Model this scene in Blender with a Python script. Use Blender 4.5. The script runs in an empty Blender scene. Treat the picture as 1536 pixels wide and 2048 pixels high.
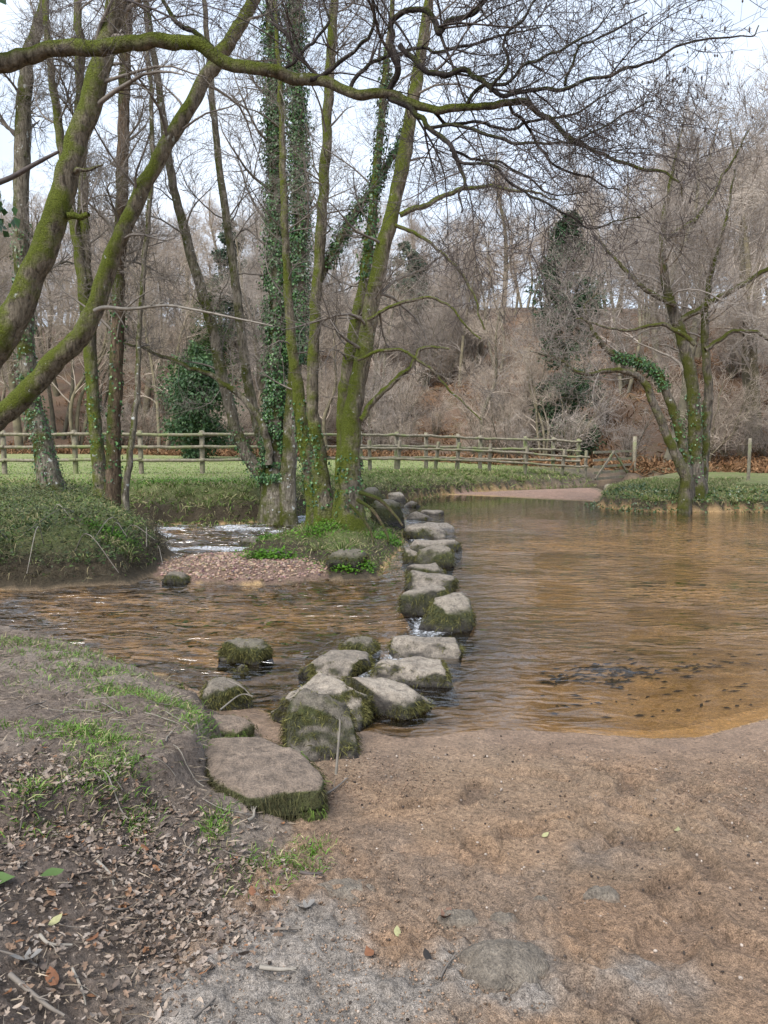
import bpy, bmesh, math
import numpy as np
from math import radians

# ------------------------------------------------------------------ camera, sky, sun, exposure
scene = bpy.context.scene
COL = scene.collection
CAM_H, PITCH, FPX = 1.6, radians(5.71), 1540.0        # focal length in pixels of a 1536 x 2048 frame
cam_d = bpy.data.cameras.new('camera'); cam = bpy.data.objects.new('camera', cam_d); COL.objects.link(cam)
cam.location = (0, 0, CAM_H); cam.rotation_euler = (radians(90) - PITCH, 0, 0)
cam_d.sensor_fit = 'VERTICAL'; cam_d.sensor_height = 36; cam_d.sensor_width = 27
cam_d.lens = FPX / 2048 * 36; cam_d.clip_start = 0.05; cam_d.clip_end = 1000
scene.camera = cam

SUN_EL, SUN_AZ = radians(50), radians(215)             # azimuth from +Y clockwise: high, behind the camera, left
world = bpy.data.worlds.new('World'); scene.world = world; world.use_nodes = True
nt = world.node_tree; nt.nodes.clear()
N = nt.nodes.new
w_out = N('ShaderNodeOutputWorld'); w_bg = N('ShaderNodeBackground'); w_sky = N('ShaderNodeTexSky')
w_sky.sky_type = 'NISHITA'; w_sky.sun_disc = False
w_sky.sun_elevation = SUN_EL; w_sky.sun_rotation = SUN_AZ; w_sky.air_density = 1.0; w_sky.dust_density = 1.5
w_tc = N('ShaderNodeTexCoord'); w_map = N('ShaderNodeMapping'); w_map.inputs['Scale'].default_value = (1, 1, 2.6)
w_no = N('ShaderNodeTexNoise'); w_no.inputs['Scale'].default_value = 1.7; w_no.inputs['Detail'].default_value = 6
w_no.inputs['Roughness'].default_value = 0.55
w_r1 = N('ShaderNodeValToRGB')
w_r1.color_ramp.elements[0].position = 0.30; w_r1.color_ramp.elements[0].color = (4.3, 5.3, 6.9, 1)
w_r1.color_ramp.elements[1].position = 0.66; w_r1.color_ramp.elements[1].color = (6.6, 7.2, 8.1, 1)
w_mix = N('ShaderNodeMixRGB'); w_mix.inputs[0].default_value = 0.86
nt.links.new(w_tc.outputs['Generated'], w_map.inputs['Vector'])
nt.links.new(w_map.outputs[0], w_no.inputs['Vector'])
nt.links.new(w_no.outputs['Fac'], w_r1.inputs[0])
nt.links.new(w_sky.outputs[0], w_mix.inputs[1]); nt.links.new(w_r1.outputs[0], w_mix.inputs[2])
nt.links.new(w_mix.outputs[0], w_bg.inputs['Color']); w_bg.inputs['Strength'].default_value = 0.052
nt.links.new(w_bg.outputs[0], w_out.inputs[0])

sun_d = bpy.data.lights.new('sun', 'SUN'); sun_d.energy = 1.5; sun_d.angle = radians(38); sun_d.color = (1, .95, .88)
sun = bpy.data.objects.new('sun', sun_d); COL.objects.link(sun)
sun.rotation_euler = (radians(90) - SUN_EL, 0, math.pi - SUN_AZ)
vs = scene.view_settings
vs.view_transform = 'Standard'; vs.look = 'None'; vs.gamma = 1; vs.use_curve_mapping = False; vs.exposure = 1.86
scene.render.engine = 'CYCLES'
cy = scene.cycles
cy.max_bounces = 6; cy.diffuse_bounces = 3; cy.glossy_bounces = 3; cy.transparent_max_bounces = 12
cy.use_denoising = True; cy.caustics_reflective = False; cy.caustics_refractive = False

# ------------------------------------------------------------------ small maths
rng = np.random.default_rng(11)
ca, sa = math.cos(PITCH), math.sin(PITCH)
def ray(px, py):
    u = (np.asarray(px, float) - 768) / FPX; w = (1024 - np.asarray(py, float)) / FPX
    return u, ca + w * sa, -sa + w * ca
def onz(px, py, z=0.0):                                # the point of the plane z seen there
    u, y, v = ray(px, py); t = (z - CAM_H) / v
    return np.stack([u * t, y * t, np.full_like(t, z) if np.ndim(t) else z], -1)
def atd(px, py, Y):                                    # the point at distance Y in front
    u, y, v = ray(px, py); t = Y / y
    return np.stack([u * t, y * t, CAM_H + v * t], -1)
def _hash(ix, iy, iz, seed):
    h = (ix.astype(np.int64) * 374761393 + iy.astype(np.int64) * 668265263 + iz.astype(np.int64) * 2147483647 + seed * 974711) & 0xffffffff
    h = ((h ^ (h >> 13)) * 1274126177) & 0xffffffff
    h = (h ^ (h >> 16)) & 0xffffff
    return h / float(0xffffff)
def vn(x, y, z=None, seed=0):                          # value noise, -1..1
    x = np.asarray(x, float); y = np.asarray(y, float); z = np.zeros_like(x) if z is None else np.asarray(z, float)
    x0, y0, z0 = np.floor(x), np.floor(y), np.floor(z)
    fx, fy, fz = x - x0, y - y0, z - z0
    fx, fy, fz = [f * f * (3 - 2 * f) for f in (fx, fy, fz)]
    r = 0
    for i in (0, 1):
        for j in (0, 1):
            for k in (0, 1):
                w = (fx if i else 1 - fx) * (fy if j else 1 - fy) * (fz if k else 1 - fz)
                r = r + w * _hash(x0 + i, y0 + j, z0 + k, seed)
    return r * 2 - 1
def fbm(x, y, z=None, o=4, seed=0):
    r, a, f = 0, 1.0, 1.0
    for i in range(o):
        r = r + a * vn(np.asarray(x) * f, np.asarray(y) * f, None if z is None else np.asarray(z) * f, seed + i * 17)
        a *= .5; f *= 2.03
    return r / 1.6
def ss(a, b, x):
    t = np.clip((x - a) / (b - a), 0, 1); return t * t * (3 - 2 * t)
def sdf(poly, X, Y):                                   # signed distance, positive inside
    p = np.asarray(poly)[:, :2]; q = np.roll(p, -1, 0)
    d2 = np.full(X.shape, 1e18); ins = np.zeros(X.shape, bool)
    for (ax, ay), (bx, by) in zip(p, q):
        ex, ey = bx - ax, by - ay
        t = np.clip(((X - ax) * ex + (Y - ay) * ey) / max(ex * ex + ey * ey, 1e-12), 0, 1)
        d2 = np.minimum(d2, (X - ax - t * ex) ** 2 + (Y - ay - t * ey) ** 2)
        c = (ay > Y) != (by > Y)
        if ey != 0: ins ^= c & (X < ex * (Y - ay) / ey + ax)
    d = np.sqrt(d2)
    return np.where(ins, d, -d)
def unit(v): return v / np.maximum(np.linalg.norm(v, axis=-1, keepdims=True), 1e-9)
def catmull(pts, n):
    P = np.asarray(pts, float)
    if len(P) < 3:
        t = np.linspace(0, 1, n)[:, None]; return P[0] * (1 - t) + P[-1] * t
    Q = np.vstack([2 * P[0] - P[1], P, 2 * P[-1] - P[-2]])
    T = np.linspace(0, len(P) - 1 - 1e-6, n); i = T.astype(int); f = (T - i)[:, None]
    a, b, c, d = Q[i], Q[i + 1], Q[i + 2], Q[i + 3]
    return .5 * (2 * b + (c - a) * f + (2 * a - 5 * b + 4 * c - d) * f ** 2 + (3 * b - a - 3 * c + d) * f ** 3)

# ------------------------------------------------------------------ objects
def new_mesh(name, V, F, mat=None, smooth=True, col=None, attrs=None):
    V = np.asarray(V, np.float32)
    Fs = [np.asarray(f, np.int32) for f in (F if isinstance(F, list) else [F]) if len(f)]
    me = bpy.data.meshes.new(name)
    me.vertices.add(len(V)); me.vertices.foreach_set('co', V.ravel())
    li = np.concatenate([f.ravel() for f in Fs]); sizes = np.concatenate([np.full(len(f), f.shape[1], np.int32) for f in Fs])
    me.loops.add(len(li)); me.loops.foreach_set('vertex_index', li)
    me.polygons.add(len(sizes)); st = np.concatenate([[0], np.cumsum(sizes)[:-1]]).astype(np.int32)
    me.polygons.foreach_set('loop_start', st); me.polygons.foreach_set('loop_total', sizes)
    me.polygons.foreach_set('use_smooth', np.full(len(sizes), bool(smooth)))
    me.update(calc_edges=True); me.validate()
    if col is not None:
        a = me.attributes.new('Col', 'FLOAT_COLOR', 'POINT')
        c = np.ones((len(V), 4), np.float32); c[:, :3] = col; a.data.foreach_set('color', c.ravel())
    for k, v in (attrs or {}).items():
        a = me.attributes.new(k, 'FLOAT', 'POINT'); a.data.foreach_set('value', np.asarray(v, np.float32).ravel())
    if mat: me.materials.append(mat)
    return me
def tag(o, label=None, cat=None, group=None, kind=None):
    if label: o['label'] = label
    if cat: o['category'] = cat
    if group: o['group'] = group
    if kind: o['kind'] = kind
    return o
def link(name, me, parent=None, loc=(0, 0, 0)):
    o = bpy.data.objects.new(name, me); COL.objects.link(o); o.location = loc
    if parent: o.parent = parent
    return o
def part(name, V, F, mat, parent=None, kind=None, label=None, **kw):     # V in world coordinates
    off = np.array(parent['_w']) if parent is not None else np.zeros(3)
    o = link(name, new_mesh(name, np.asarray(V) - off, F, mat, **kw), parent)
    return tag(o, label, kind=kind)
def thing(name, label, cat, loc, group=None):
    o = link(name, None, None, loc); o.empty_display_size = .1
    o['_w'] = [float(c) for c in loc]
    return tag(o, label, cat, group)
def solo(name, V, F, mat, base, label, cat, group=None, **kw):           # a thing that is one mesh, origin at its base
    base = np.asarray(base, float)
    return tag(link(name, new_mesh(name, np.asarray(V) - base, F, mat, **kw), None, base), label, cat, group)
def copy_tree(root, loc, rz, sc, label=None):
    r = root.copy(); COL.objects.link(r); r.location = loc; r.rotation_euler = (0, 0, rz); r.scale = sc
    if label: r['label'] = label
    for ch in root.children:
        c = ch.copy(); COL.objects.link(c); c.parent = r
    return r
def join(parts):                                                          # [(V, F[, col])]
    Vs, Fd, Cs, o = [], {}, [], 0
    for p in parts:
        V, F = p[0], p[1]
        for f in (F if isinstance(F, list) else [F]):
            if len(f): Fd.setdefault(f.shape[1], []).append(f + o)
        Vs.append(V); o += len(V)
        if len(p) > 2: Cs.append(np.broadcast_to(p[2], (len(V), 3)))
    return np.vstack(Vs), [np.vstack(f) for f in Fd.values()], (np.vstack(Cs) if Cs else None)

# ------------------------------------------------------------------ materials
def mat_new(name):
    m = bpy.data.materials.new(name); m.use_nodes = True; t = m.node_tree; t.nodes.clear()
    out = t.nodes.new('ShaderNodeOutputMaterial'); b = t.nodes.new('ShaderNodeBsdfPrincipled')
    t.links.new(b.outputs[0], out.inputs[0])
    return m, t, b, out
def nd(t, kind, **kw):
    n = t.nodes.new('ShaderNode' + kind)
    for k, v in kw.items():
        if k.startswith('i_'):
            key = k[2:].replace('_', ' '); n.inputs[int(key) if key.isdigit() else key].default_value = v
        else: setattr(n, k, v)
    return n
def noise(t, vec, scale, detail=4, rough=.6, dist=0):
    n = nd(t, 'TexNoise', i_Scale=scale, i_Detail=detail, i_Roughness=rough, i_Distortion=dist)
    if vec is not None: t.links.new(vec, n.inputs['Vector'])
    return n.outputs['Fac']
def ramp(t, fac, stops):
    r = nd(t, 'ValToRGB'); e = r.color_ramp.elements
    while len(e) < len(stops): e.new(.5)
    for el, (p, c) in zip(e, stops): el.position = p; el.color = (*(c if hasattr(c, '__len__') else (c, c, c)), 1)
    t.links.new(fac, r.inputs[0]); return r.outputs[0]
def mixc(t, fac, a, b, mode='MIX'):
    n = nd(t, 'MixRGB', blend_type=mode)
    for i, v in enumerate((fac, a, b)):
        if hasattr(v, 'links'): t.links.new(v, n.inputs[i])
        else: n.inputs[i].default_value = v if i == 0 else (*v, 1)
    return n.outputs[0]
def math_(t, op, a, b=0.0, clamp=False):
    n = nd(t, 'Math', operation=op, use_clamp=clamp)
    for i, v in enumerate((a, b)):
        if hasattr(v, 'links'): t.links.new(v, n.inputs[i])
        else: n.inputs[i].default_value = v
    return n.outputs[0]
def bump(t, b, h, strength, dist):
    n = nd(t, 'Bump', i_Strength=strength, i_Distance=dist)
    t.links.new(h, n.inputs['Height']); t.links.new(n.outputs[0], b.inputs['Normal']); return n
def attr(t, name): return nd(t, 'Attribute', attribute_name=name)

def m_ground():
    m, t, b, _ = mat_new('ground'); co = nd(t, 'TexCoord').outputs['Object']
    c = attr(t, 'Col').outputs['Color']; wet = attr(t, 'wet').outputs['Fac']; grit = attr(t, 'grit').outputs['Fac']
    n1 = noise(t, co, 55, 5, .75); n2 = noise(t, co, 9, 4, .6); n3 = noise(t, co, 260, 2, .6)
    k = ramp(t, n1, [(.30, .36), (.5, .95), (.72, 1.5)])
    c1 = mixc(t, 1, c, k, 'MULTIPLY')
    c2 = mixc(t, 1, c1, ramp(t, n2, [(.3, .78), (.7, 1.18)]), 'MULTIPLY')
    c3 = mixc(t, grit, c2, mixc(t, 1, c2, ramp(t, n3, [(.32, .45), (.5, 1.0), (.68, 1.55)]), 'MULTIPLY'))
    t.links.new(c3, b.inputs['Base Color'])
    rg = nd(t, 'MapRange', i_3=.95, i_4=.25); t.links.new(wet, rg.inputs[0]); t.links.new(rg.outputs[0], b.inputs['Roughness'])
    h = math_(t, 'ADD', math_(t, 'MULTIPLY', n1, .6), math_(t, 'MULTIPLY', n3, .25))
    h = math_(t, 'ADD', h, n2)
    dry = math_(t, 'SUBTRACT', 1.0, math_(t, 'MULTIPLY', wet, .75))
    h = math_(t, 'MULTIPLY', h, dry)
    bump(t, b, h, 1.0, .045)
    b.inputs['Specular IOR Level'].default_value = .35
    return m
def m_col(name, rough=.65, spec=.3, nscale=30, nmix=.35, translucent=0):
    m, t, b, out = mat_new(name); co = nd(t, 'TexCoord').outputs['Object']
    c = attr(t, 'Col').outputs['Color']
    k = ramp(t, noise(t, co, nscale, 3, .6), [(.3, 1 - nmix), (.7, 1 + nmix)])
    c = mixc(t, 1, c, k, 'MULTIPLY')
    t.links.new(c, b.inputs['Base Color'])
    b.inputs['Roughness'].default_value = rough; b.inputs['Specular IOR Level'].default_value = spec
    if translucent:
        tr = nd(t, 'BsdfTranslucent'); t.links.new(c, tr.inputs[0]); mx = nd(t, 'MixShader', i_0=translucent)
        t.links.new(b.outputs[0], mx.inputs[1]); t.links.new(tr.outputs[0], mx.inputs[2]); t.links.new(mx.outputs[0], out.inputs[0])
    return m
def m_stone():
    m, t, b, _ = mat_new('granite'); co = nd(t, 'TexCoord').outputs['Object']
    c = attr(t, 'Col').outputs['Color']; wet = attr(t, 'wet').outputs['Fac']
    n1 = noise(t, co, 22, 6, .7); n3 = noise(t, co, 140, 3, .7)
    k = ramp(t, n1, [(.28, .35), (.5, 1.0), (.75, 1.5)])
    c1 = mixc(t, 1, c, k, 'MULTIPLY'); c2 = mixc(t, .8, c1, ramp(t, n3, [(.3, .5), (.7, 1.5)]), 'MULTIPLY')
    t.links.new(c2, b.inputs['Base Color'])
    rg = nd(t, 'MapRange', i_3=.9, i_4=.22); t.links.new(wet, rg.inputs[0]); t.links.new(rg.outputs[0], b.inputs['Roughness'])
    bump(t, b, math_(t, 'ADD', n1, math_(t, 'MULTIPLY', n3, .4)), 1.0, .05)
    return m
def m_bark(name, bark, dark, moss, lo, hi, lichen=.70, lc=(.42, .44, .40)):
    m, t, b, _ = mat_new(name); tc = nd(t, 'TexCoord'); co = tc.outputs['Object']
    mp = nd(t, 'Mapping', i_Scale=(1, 1, .22)); t.links.new(co, mp.inputs[0])
    f = noise(t, mp.outputs[0], 26, 6, .72, .4)
    base = mixc(t, ramp(t, f, [(.36, 0), (.62, 1)]), dark, bark)
    n = noise(t, co, 2.2, 5, .65)
    geo = nd(t, 'NewGeometry'); sep = nd(t, 'SeparateXYZ'); t.links.new(geo.outputs['Normal'], sep.inputs[0])
    side = math_(t, 'MULTIPLY', math_(t, 'SUBTRACT', math_(t, 'MULTIPLY', sep.outputs[2], .75), math_(t, 'MULTIPLY', sep.outputs[0], .45)), .22)
    mask = ramp(t, math_(t, 'ADD', n, side), [(lo, 0), (hi, 1)])
    fine = noise(t, co, 70, 3, .7)
    mcol = mixc(t, ramp(t, fine, [(.3, 0), (.7, 1)]), tuple(x * .42 for x in moss), moss)
    c = mixc(t, mask, base, mcol)
    li = ramp(t, noise(t, co, 11, 3, .5), [(lichen, 0), (lichen + .03, 1)])
    c = mixc(t, li, c, lc)
    t.links.new(c, b.inputs['Base Color']); b.inputs['Roughness'].default_value = .95; b.inputs['Specular IOR Level'].default_value = .15
    h = math_(t, 'ADD', math_(t, 'MULTIPLY', f, 1.2), math_(t, 'MULTIPLY', math_(t, 'MULTIPLY', mask, fine), 1.2))
    bump(t, b, h, 1.0, .05)
    return m
def m_plain(name, a, bcol, scale=20, rough=.8, rnd=False):
    m, t, b, _ = mat_new(name); co = nd(t, 'TexCoord').outputs['Object']
    c = mixc(t, ramp(t, noise(t, co, scale, 4, .65), [(.3, 0), (.7, 1)]), a, bcol)
    if rnd:
        oi = nd(t, 'ObjectInfo'); c = mixc(t, 1, c, ramp(t, oi.outputs['Random'], [(0, (.55, .54, .54)), (.3, (1.15, 1.15, 1.17)), (.55, (.85, .80, .74)), (.8, (1.25, 1.2, 1.14)), (1, (.70, .67, .62))]), 'MULTIPLY')
    t.links.new(c, b.inputs['Base Color']); b.inputs['Roughness'].default_value = rough; b.inputs['Specular IOR Level'].default_value = .25
    return m
def m_wood():
    m, t, b, _ = mat_new('weathered_timber'); co = nd(t, 'TexCoord').outputs['Object']
    n1 = noise(t, co, 14, 5, .7); n2 = noise(t, co, 2.5, 3, .6)
    c = mixc(t, ramp(t, n1, [(.3, 0), (.7, 1)]), (.10, .085, .06), (.30, .265, .20))
    c = mixc(t, ramp(t, n2, [(.48, 0), (.68, 1)]), c, (.16, .19, .07))
    t.links.new(c, b.inputs['Base Color']); b.inputs['Roughness'].default_value = .9; bump(t, b, n1, .6, .01)
    return m
def m_water():
    m, t, b, out = mat_new('river_water'); t.nodes.remove(b); co = nd(t, 'TexCoord').outputs['Object']
    chop = attr(t, 'chop').outputs['Fac']; foam = attr(t, 'foam').outputs['Fac']
    mp = nd(t, 'Mapping', i_Scale=(.42, 1.0, 1)); t.links.new(co, mp.inputs[0])
    n1 = noise(t, mp.outputs[0], 4.6, 2, .45, .9); n2 = noise(t, mp.outputs[0], 13, 1, .5, .3); n0 = noise(t, co, 2.2, 2, .5)
    sw = attr(t, 'swell').outputs['Fac']; n4 = noise(t, mp.outputs[0], 9.5, 2, .5, .5)
    h = math_(t, 'MULTIPLY', math_(t, 'ADD', n1, math_(t, 'ADD', math_(t, 'MULTIPLY', n2, .25), math_(t, 'MULTIPLY', n0, .5))), sw)
    h = math_(t, 'ADD', h, math_(t, 'MULTIPLY', math_(t, 'ADD', n4, math_(t, 'MULTIPLY', n0, .3)), chop))
    bp = nd(t, 'Bump', i_Strength=1.0, i_Distance=.14); t.links.new(h, bp.inputs['Height'])
    fr = nd(t, 'Fresnel', i_IOR=1.36); t.links.new(bp.outputs[0], fr.inputs['Normal'])
    tr = nd(t, 'BsdfTransparent'); tr.inputs[0].default_value = (.95, .87, .74, 1)
    gl = nd(t, 'BsdfGlossy', i_Roughness=.025); t.links.new(bp.outputs[0], gl.inputs['Normal'])
    mx = nd(t, 'MixShader'); t.links.new(math_(t, 'ADD', math_(t, 'MULTIPLY', fr.outputs[0], 1.5), math_(t, 'MULTIPLY', sw, .06), True), mx.inputs[0]); t.links.new(tr.outputs[0], mx.inputs[1]); t.links.new(gl.outputs[0], mx.inputs[2])
    mp2 = nd(t, 'Mapping', i_Scale=(1.0, .55, 1)); t.links.new(co, mp2.inputs[0])
    fn = noise(t, mp2.outputs[0], 17, 7, .8, 1.6)
    fm = ramp(t, math_(t, 'ADD', fn, math_(t, 'MULTIPLY', foam, .42)), [(.74, 0), (1.02, 1)])
    fm = math_(t, 'MULTIPLY', fm, ramp(t, foam, [(.0, 0), (.12, 1)]))
    df = nd(t, 'BsdfDiffuse'); df.inputs[0].default_value = (.60, .63, .68, 1)
    m2 = nd(t, 'MixShader'); t.links.new(fm, m2.inputs[0]); t.links.new(mx.outputs[0], m2.inputs[1]); t.links.new(df.outputs[0], m2.inputs[2])
    t.links.new(m2.outputs[0], out.inputs[0])
    return m
MG, MST, MW, MWOOD = m_ground(), m_stone(), m_water(), m_wood()
MVEG = m_col('foliage', .55, .35, 25, .2, .25)
MIVY = m_col('ivy_leaf', .38, .5, 25, .2, .12)
MDRY = m_col('dry_plant', .85, .15, 40, .3)
MOSS = (.20, .24, .042)
MB_MOSS = m_bark('mossy_bark', (.26, .225, .17), (.06, .05, .038), MOSS, .40, .56)
MB_LICH = m_bark('lichen_bark', (.28, .25, .20), (.07, .058, .045), (.13, .15, .03), .46, .62, .655, (.46, .48, .46))
MB_BRWN = m_bark('brown_bark', (.17, .125, .085), (.05, .036, .026), (.11, .13, .03), .47, .63)
MB_GREY = m_bark('grey_bark', (.21, .185, .15), (.045, .04, .035), (.14, .155, .035), .44, .60, .70)
MB_DARK = m_bark('dark_bark', (.085, .072, .066), (.028, .024, .024), (.10, .12, .025), .50, .66, .66, (.22, .23, .22))
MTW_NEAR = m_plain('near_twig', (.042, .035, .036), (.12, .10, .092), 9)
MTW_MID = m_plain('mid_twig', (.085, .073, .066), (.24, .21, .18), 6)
MTW_FAR = m_plain('far_twig', (.27, .232, .20), (.50, .44, .385), 1.2, .9, True)  # lightened for distance: the pale haze is put into the twig colour
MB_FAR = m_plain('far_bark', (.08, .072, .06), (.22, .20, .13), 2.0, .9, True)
MTW_GREY = m_plain('grey_twig', (.15, .132, .122), (.36, .32, .285), 5)
MTW_PALE = m_plain('pale_dead_wood', (.14, .125, .105), (.32, .29, .25), 12)

# ------------------------------------------------------------------ lie of the land
def zl(pts, z=0.0): return [tuple(onz(p[0], p[1], p[2] if len(p) > 2 else z)[:2]) for p in pts]
NEAR = zl([(-900, 1262), (-300, 1280), (0, 1306), (90, 1326), (180, 1352), (290, 1390), (400, 1428), (520, 1448), (640, 1470), (740, 1466),
           (800, 1480), (880, 1474), (980, 1461), (1100, 1466), (1300, 1480), (1400, 1477), (1536, 1440), (1700, 1400), (2300, 1330)]) + [(30, -8), (-30, -8)]
BANK = zl([(-900, 1200), (-300, 1200), (0, 1215), (180, 1240), (290, 1290), (420, 1370), (500, 1420), (560, 1490)]) + \
       zl([(655, 1590), (640, 1650), (590, 1720), (520, 1800), (440, 1900), (400, 2048), (380, 2400)], .12) + [(-.6, -8), (-30, -8)]
HUMP = zl([(-1500, 1165), (0, 1162), (120, 1160), (240, 1152), (300, 1130), (320, 1098), (305, 1066), (275, 1046), (258, 1034)]) + [(-5.6, 16), (-6, 22), (-60, 22)]
GRAV = zl([(325, 1142), (420, 1152), (560, 1152), (640, 1144), (662, 1128), (600, 1112), (480, 1103), (380, 1106), (330, 1120)])
ISLE = zl([(500, 1095), (590, 1105), (640, 1120), (680, 1143), (735, 1143), (755, 1118), (790, 1095), (800, 1070), (795, 1040), (770, 1024), (720, 1018), (640, 1030), (600, 1060), (540, 1080)])
FAR = [(-90, 15.5)] + zl([(240, 1033), (330, 1040), (420, 1041), (500, 1037), (560, 1031), (620, 1021), (680, 1012), (740, 1005), (800, 1000), (870, 991), (940, 985), (1000, 981),
           (1100, 975), (1175, 971), (1200, 962)]) + [(90, 26.5), (90, 200), (-90, 200)]
BEACH = zl([(870, 990), (940, 992), (1000, 995), (1100, 1000), (1212, 1006), (1235, 988), (1200, 974), (1100, 977), (1000, 981), (900, 985)])
RIGHT = zl([(1200, 1012), (1250, 1020), (1350, 1024), (1536, 1024), (1800, 1028), (2400, 1032)]) + [(90, 20), (90, 40)] + zl([(1330, 960), (1240, 978), (1210, 990)])
SLX = np.array([0, 3.5, 4, 5, 6, 8, 11, 15, 20, 60.]); SLV = np.array([-.5, -.45, -.2, .15, .55, .68, .72, .72, .4, .4])
TERR = zl([(-900, 1200), (-300, 1200), (0, 1215), (180, 1240), (290, 1290), (420, 1370), (440, 1470), (415, 1540), (345, 1600), (285, 1650), (200, 1690), (120, 1700), (50, 1725), (-300, 1760), (-900, 1800)], .2)
def waterz(x, y):
    r = x - np.interp(y, SLX, SLV)
    return -.07 * (1 - ss(-1.0, .1, r))
def land(x, y):
    """height of the ground and the index of the piece of land it belongs to"""
    wob = .12 * fbm(x * 1.3, y * 1.3, seed=3, o=3); far = ss(6, 16, y); wob = wob * (.25 + .9 * far)
    def prof(d, f): return np.where(d > 0, f(np.maximum(d, 0)), .42 * d)
    dn = sdf(NEAR, x, y) + wob * .25; db = sdf(BANK, x, y) + .10 * fbm(x * 2.1, y * 2.1, seed=5, o=3)
    dh = sdf(HUMP, x, y) + wob; dg = sdf(GRAV, x, y) + wob * .5; di = sdf(ISLE, x, y) + wob * .6
    df = sdf(FAR, x, y) + wob * 1.3; dbe = sdf(BEACH, x, y) + wob * .3; dr = sdf(RIGHT, x, y) + wob
    lump = .5 * fbm(x * 4.2, y * 4.2, seed=21, o=4)
    beach = np.where(dn > 0, .012 + .05 * dn, .16 * dn)
    hs = [beach]
    b = .19 * ss(-.05, .75, db) + .05 * np.clip(db, 0, 1.5) + .035 * lump * ss(0, .4, db)
    dtr = sdf(TERR, x, y) + .07 * fbm(x * 5, y * 5, seed=6, o=3); b = b - .03 + .10 * ss(-.01, .07, dtr)
    hs.append(np.where(dn > 0, np.minimum(beach + b, .02 + 1.1 * dn), -9))
    hs.append(prof(dh, lambda d: .16 * ss(0, .10, d) + .33 * ss(0, .95, d) + .10 * lump))
    hs.append(prof(dg, lambda d: -.02 + .085 * ss(0, .45, d)) - .02)
    hs.append(prof(di, lambda d: .08 * ss(0, .15, d) + .26 * ss(.1, 1.5, d) + .05 * lump))
    base = .60 - .18 * ss(-1, 6, x)
    y0 = np.clip(37 - .55 * x, 30, 46)
    t = np.maximum(y - y0, 0)
    hill = np.where(t < 6, .028 * t * t, .336 * 1.35 * (t - 6) + 1.008); hill = 23 * (1 - np.exp(-hill / 23))
    hs.append(prof(df, lambda d: .25 * ss(0, .16, d) + (base - .25) * ss(.1, .9, d)) + hill + .04 * lump * ss(.2, 1, df) + np.where(t > 0, .5 * fbm(x * .3, y * .3, seed=31, o=3) * ss(0, 6, t), 0))
    hs.append(prof(dbe, lambda d: .01 + .06 * d) - .02)
    hs.append(prof(dr, lambda d: .22 * ss(0, .12, d) + .14 * ss(.1, .9, d) + .05 * lump))
    H = np.stack(hs); k = H.argmax(0); h = H.max(0)
    bed = -.10 - .13 * ss(0, 2.5, -np.maximum.reduce([dn, dh, df, dr])) + .03 * fbm(x * 2, y * 2, seed=9, o=3)
    inw = h < bed
    h = np.where(inw, bed, h)
    return h, k, dict(dn=dn, db=db, dh=dh, dg=dg, di=di, df=df, dbe=dbe, dr=dr, t=t, lump=lump)
def gz(x, y):
    x = np.atleast_1d(np.asarray(x, float)); y = np.atleast_1d(np.asarray(y, float))
    return land(x, y)[0]

def footprints(x, y):
    z = np.zeros_like(x); damp = np.zeros_like(x); r = np.random.default_rng(5)
    spots = [(1070, 1528, .16), (1290, 1670, .17), (1410, 1725, .15), (1340, 1880, .22), (1490, 1900, .16), (1200, 1650, .14), (1400, 1560, .14), (1050, 1650, .14),
             (950, 1560, .15), (1260, 1560, .14), (1480, 1640, .16), (1230, 2020, .15), (960, 1690, .12), (1330, 1770, .13), (830, 1590, .12)]
    spots = [(*onz(a, b, .1)[:2], s) for a, b, s in spots]
    spots += [(r.uniform(.2, 3.2), r.uniform(.4, 3.9), r.uniform(.09, .16)) for _ in range(12)]
    for fx, fy, s in spots:
        a = r.uniform(0, 3.14); dx, dy = x - fx, y - fy
        u = (dx * math.cos(a) + dy * math.sin(a)) / s; v = (-dx * math.sin(a) + dy * math.cos(a)) / (s * .42)
        d = np.sqrt(u * u + v * v) + .35 * vn(dx * 14 + fx * 9, dy * 14, seed=77)
        z += -.026 * (1 - ss(.6, .95, d)) + .016 * np.exp(-((d - 1.15) / .22) ** 2)
        damp = np.maximum(damp, (1 - ss(.5, 1.0, d)) * r.uniform(.3, 1))
    for a, b, c, e in [(1200, 1655, 1390, 1645), (1180, 1690, 1370, 1680), (1040, 1640, 1190, 1610), (1230, 1590, 1330, 1625)]:   # scuffs
        p, q = onz(a, b, .1)[:2], onz(c, e, .1)[:2]; t = np.clip(((x - p[0]) * (q[0] - p[0]) + (y - p[1]) * (q[1] - p[1])) / ((q - p) ** 2).sum(), 0, 1)
        d = np.hypot(x - p[0] - t * (q[0] - p[0]), y - p[1] - t * (q[1] - p[1])) + .02 * vn(x * 20, y * 20, seed=78)
        z += -.022 * np.exp(-(d / .025) ** 2) + .012 * np.exp(-((d - .05) / .025) ** 2)
    return z, damp

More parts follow.
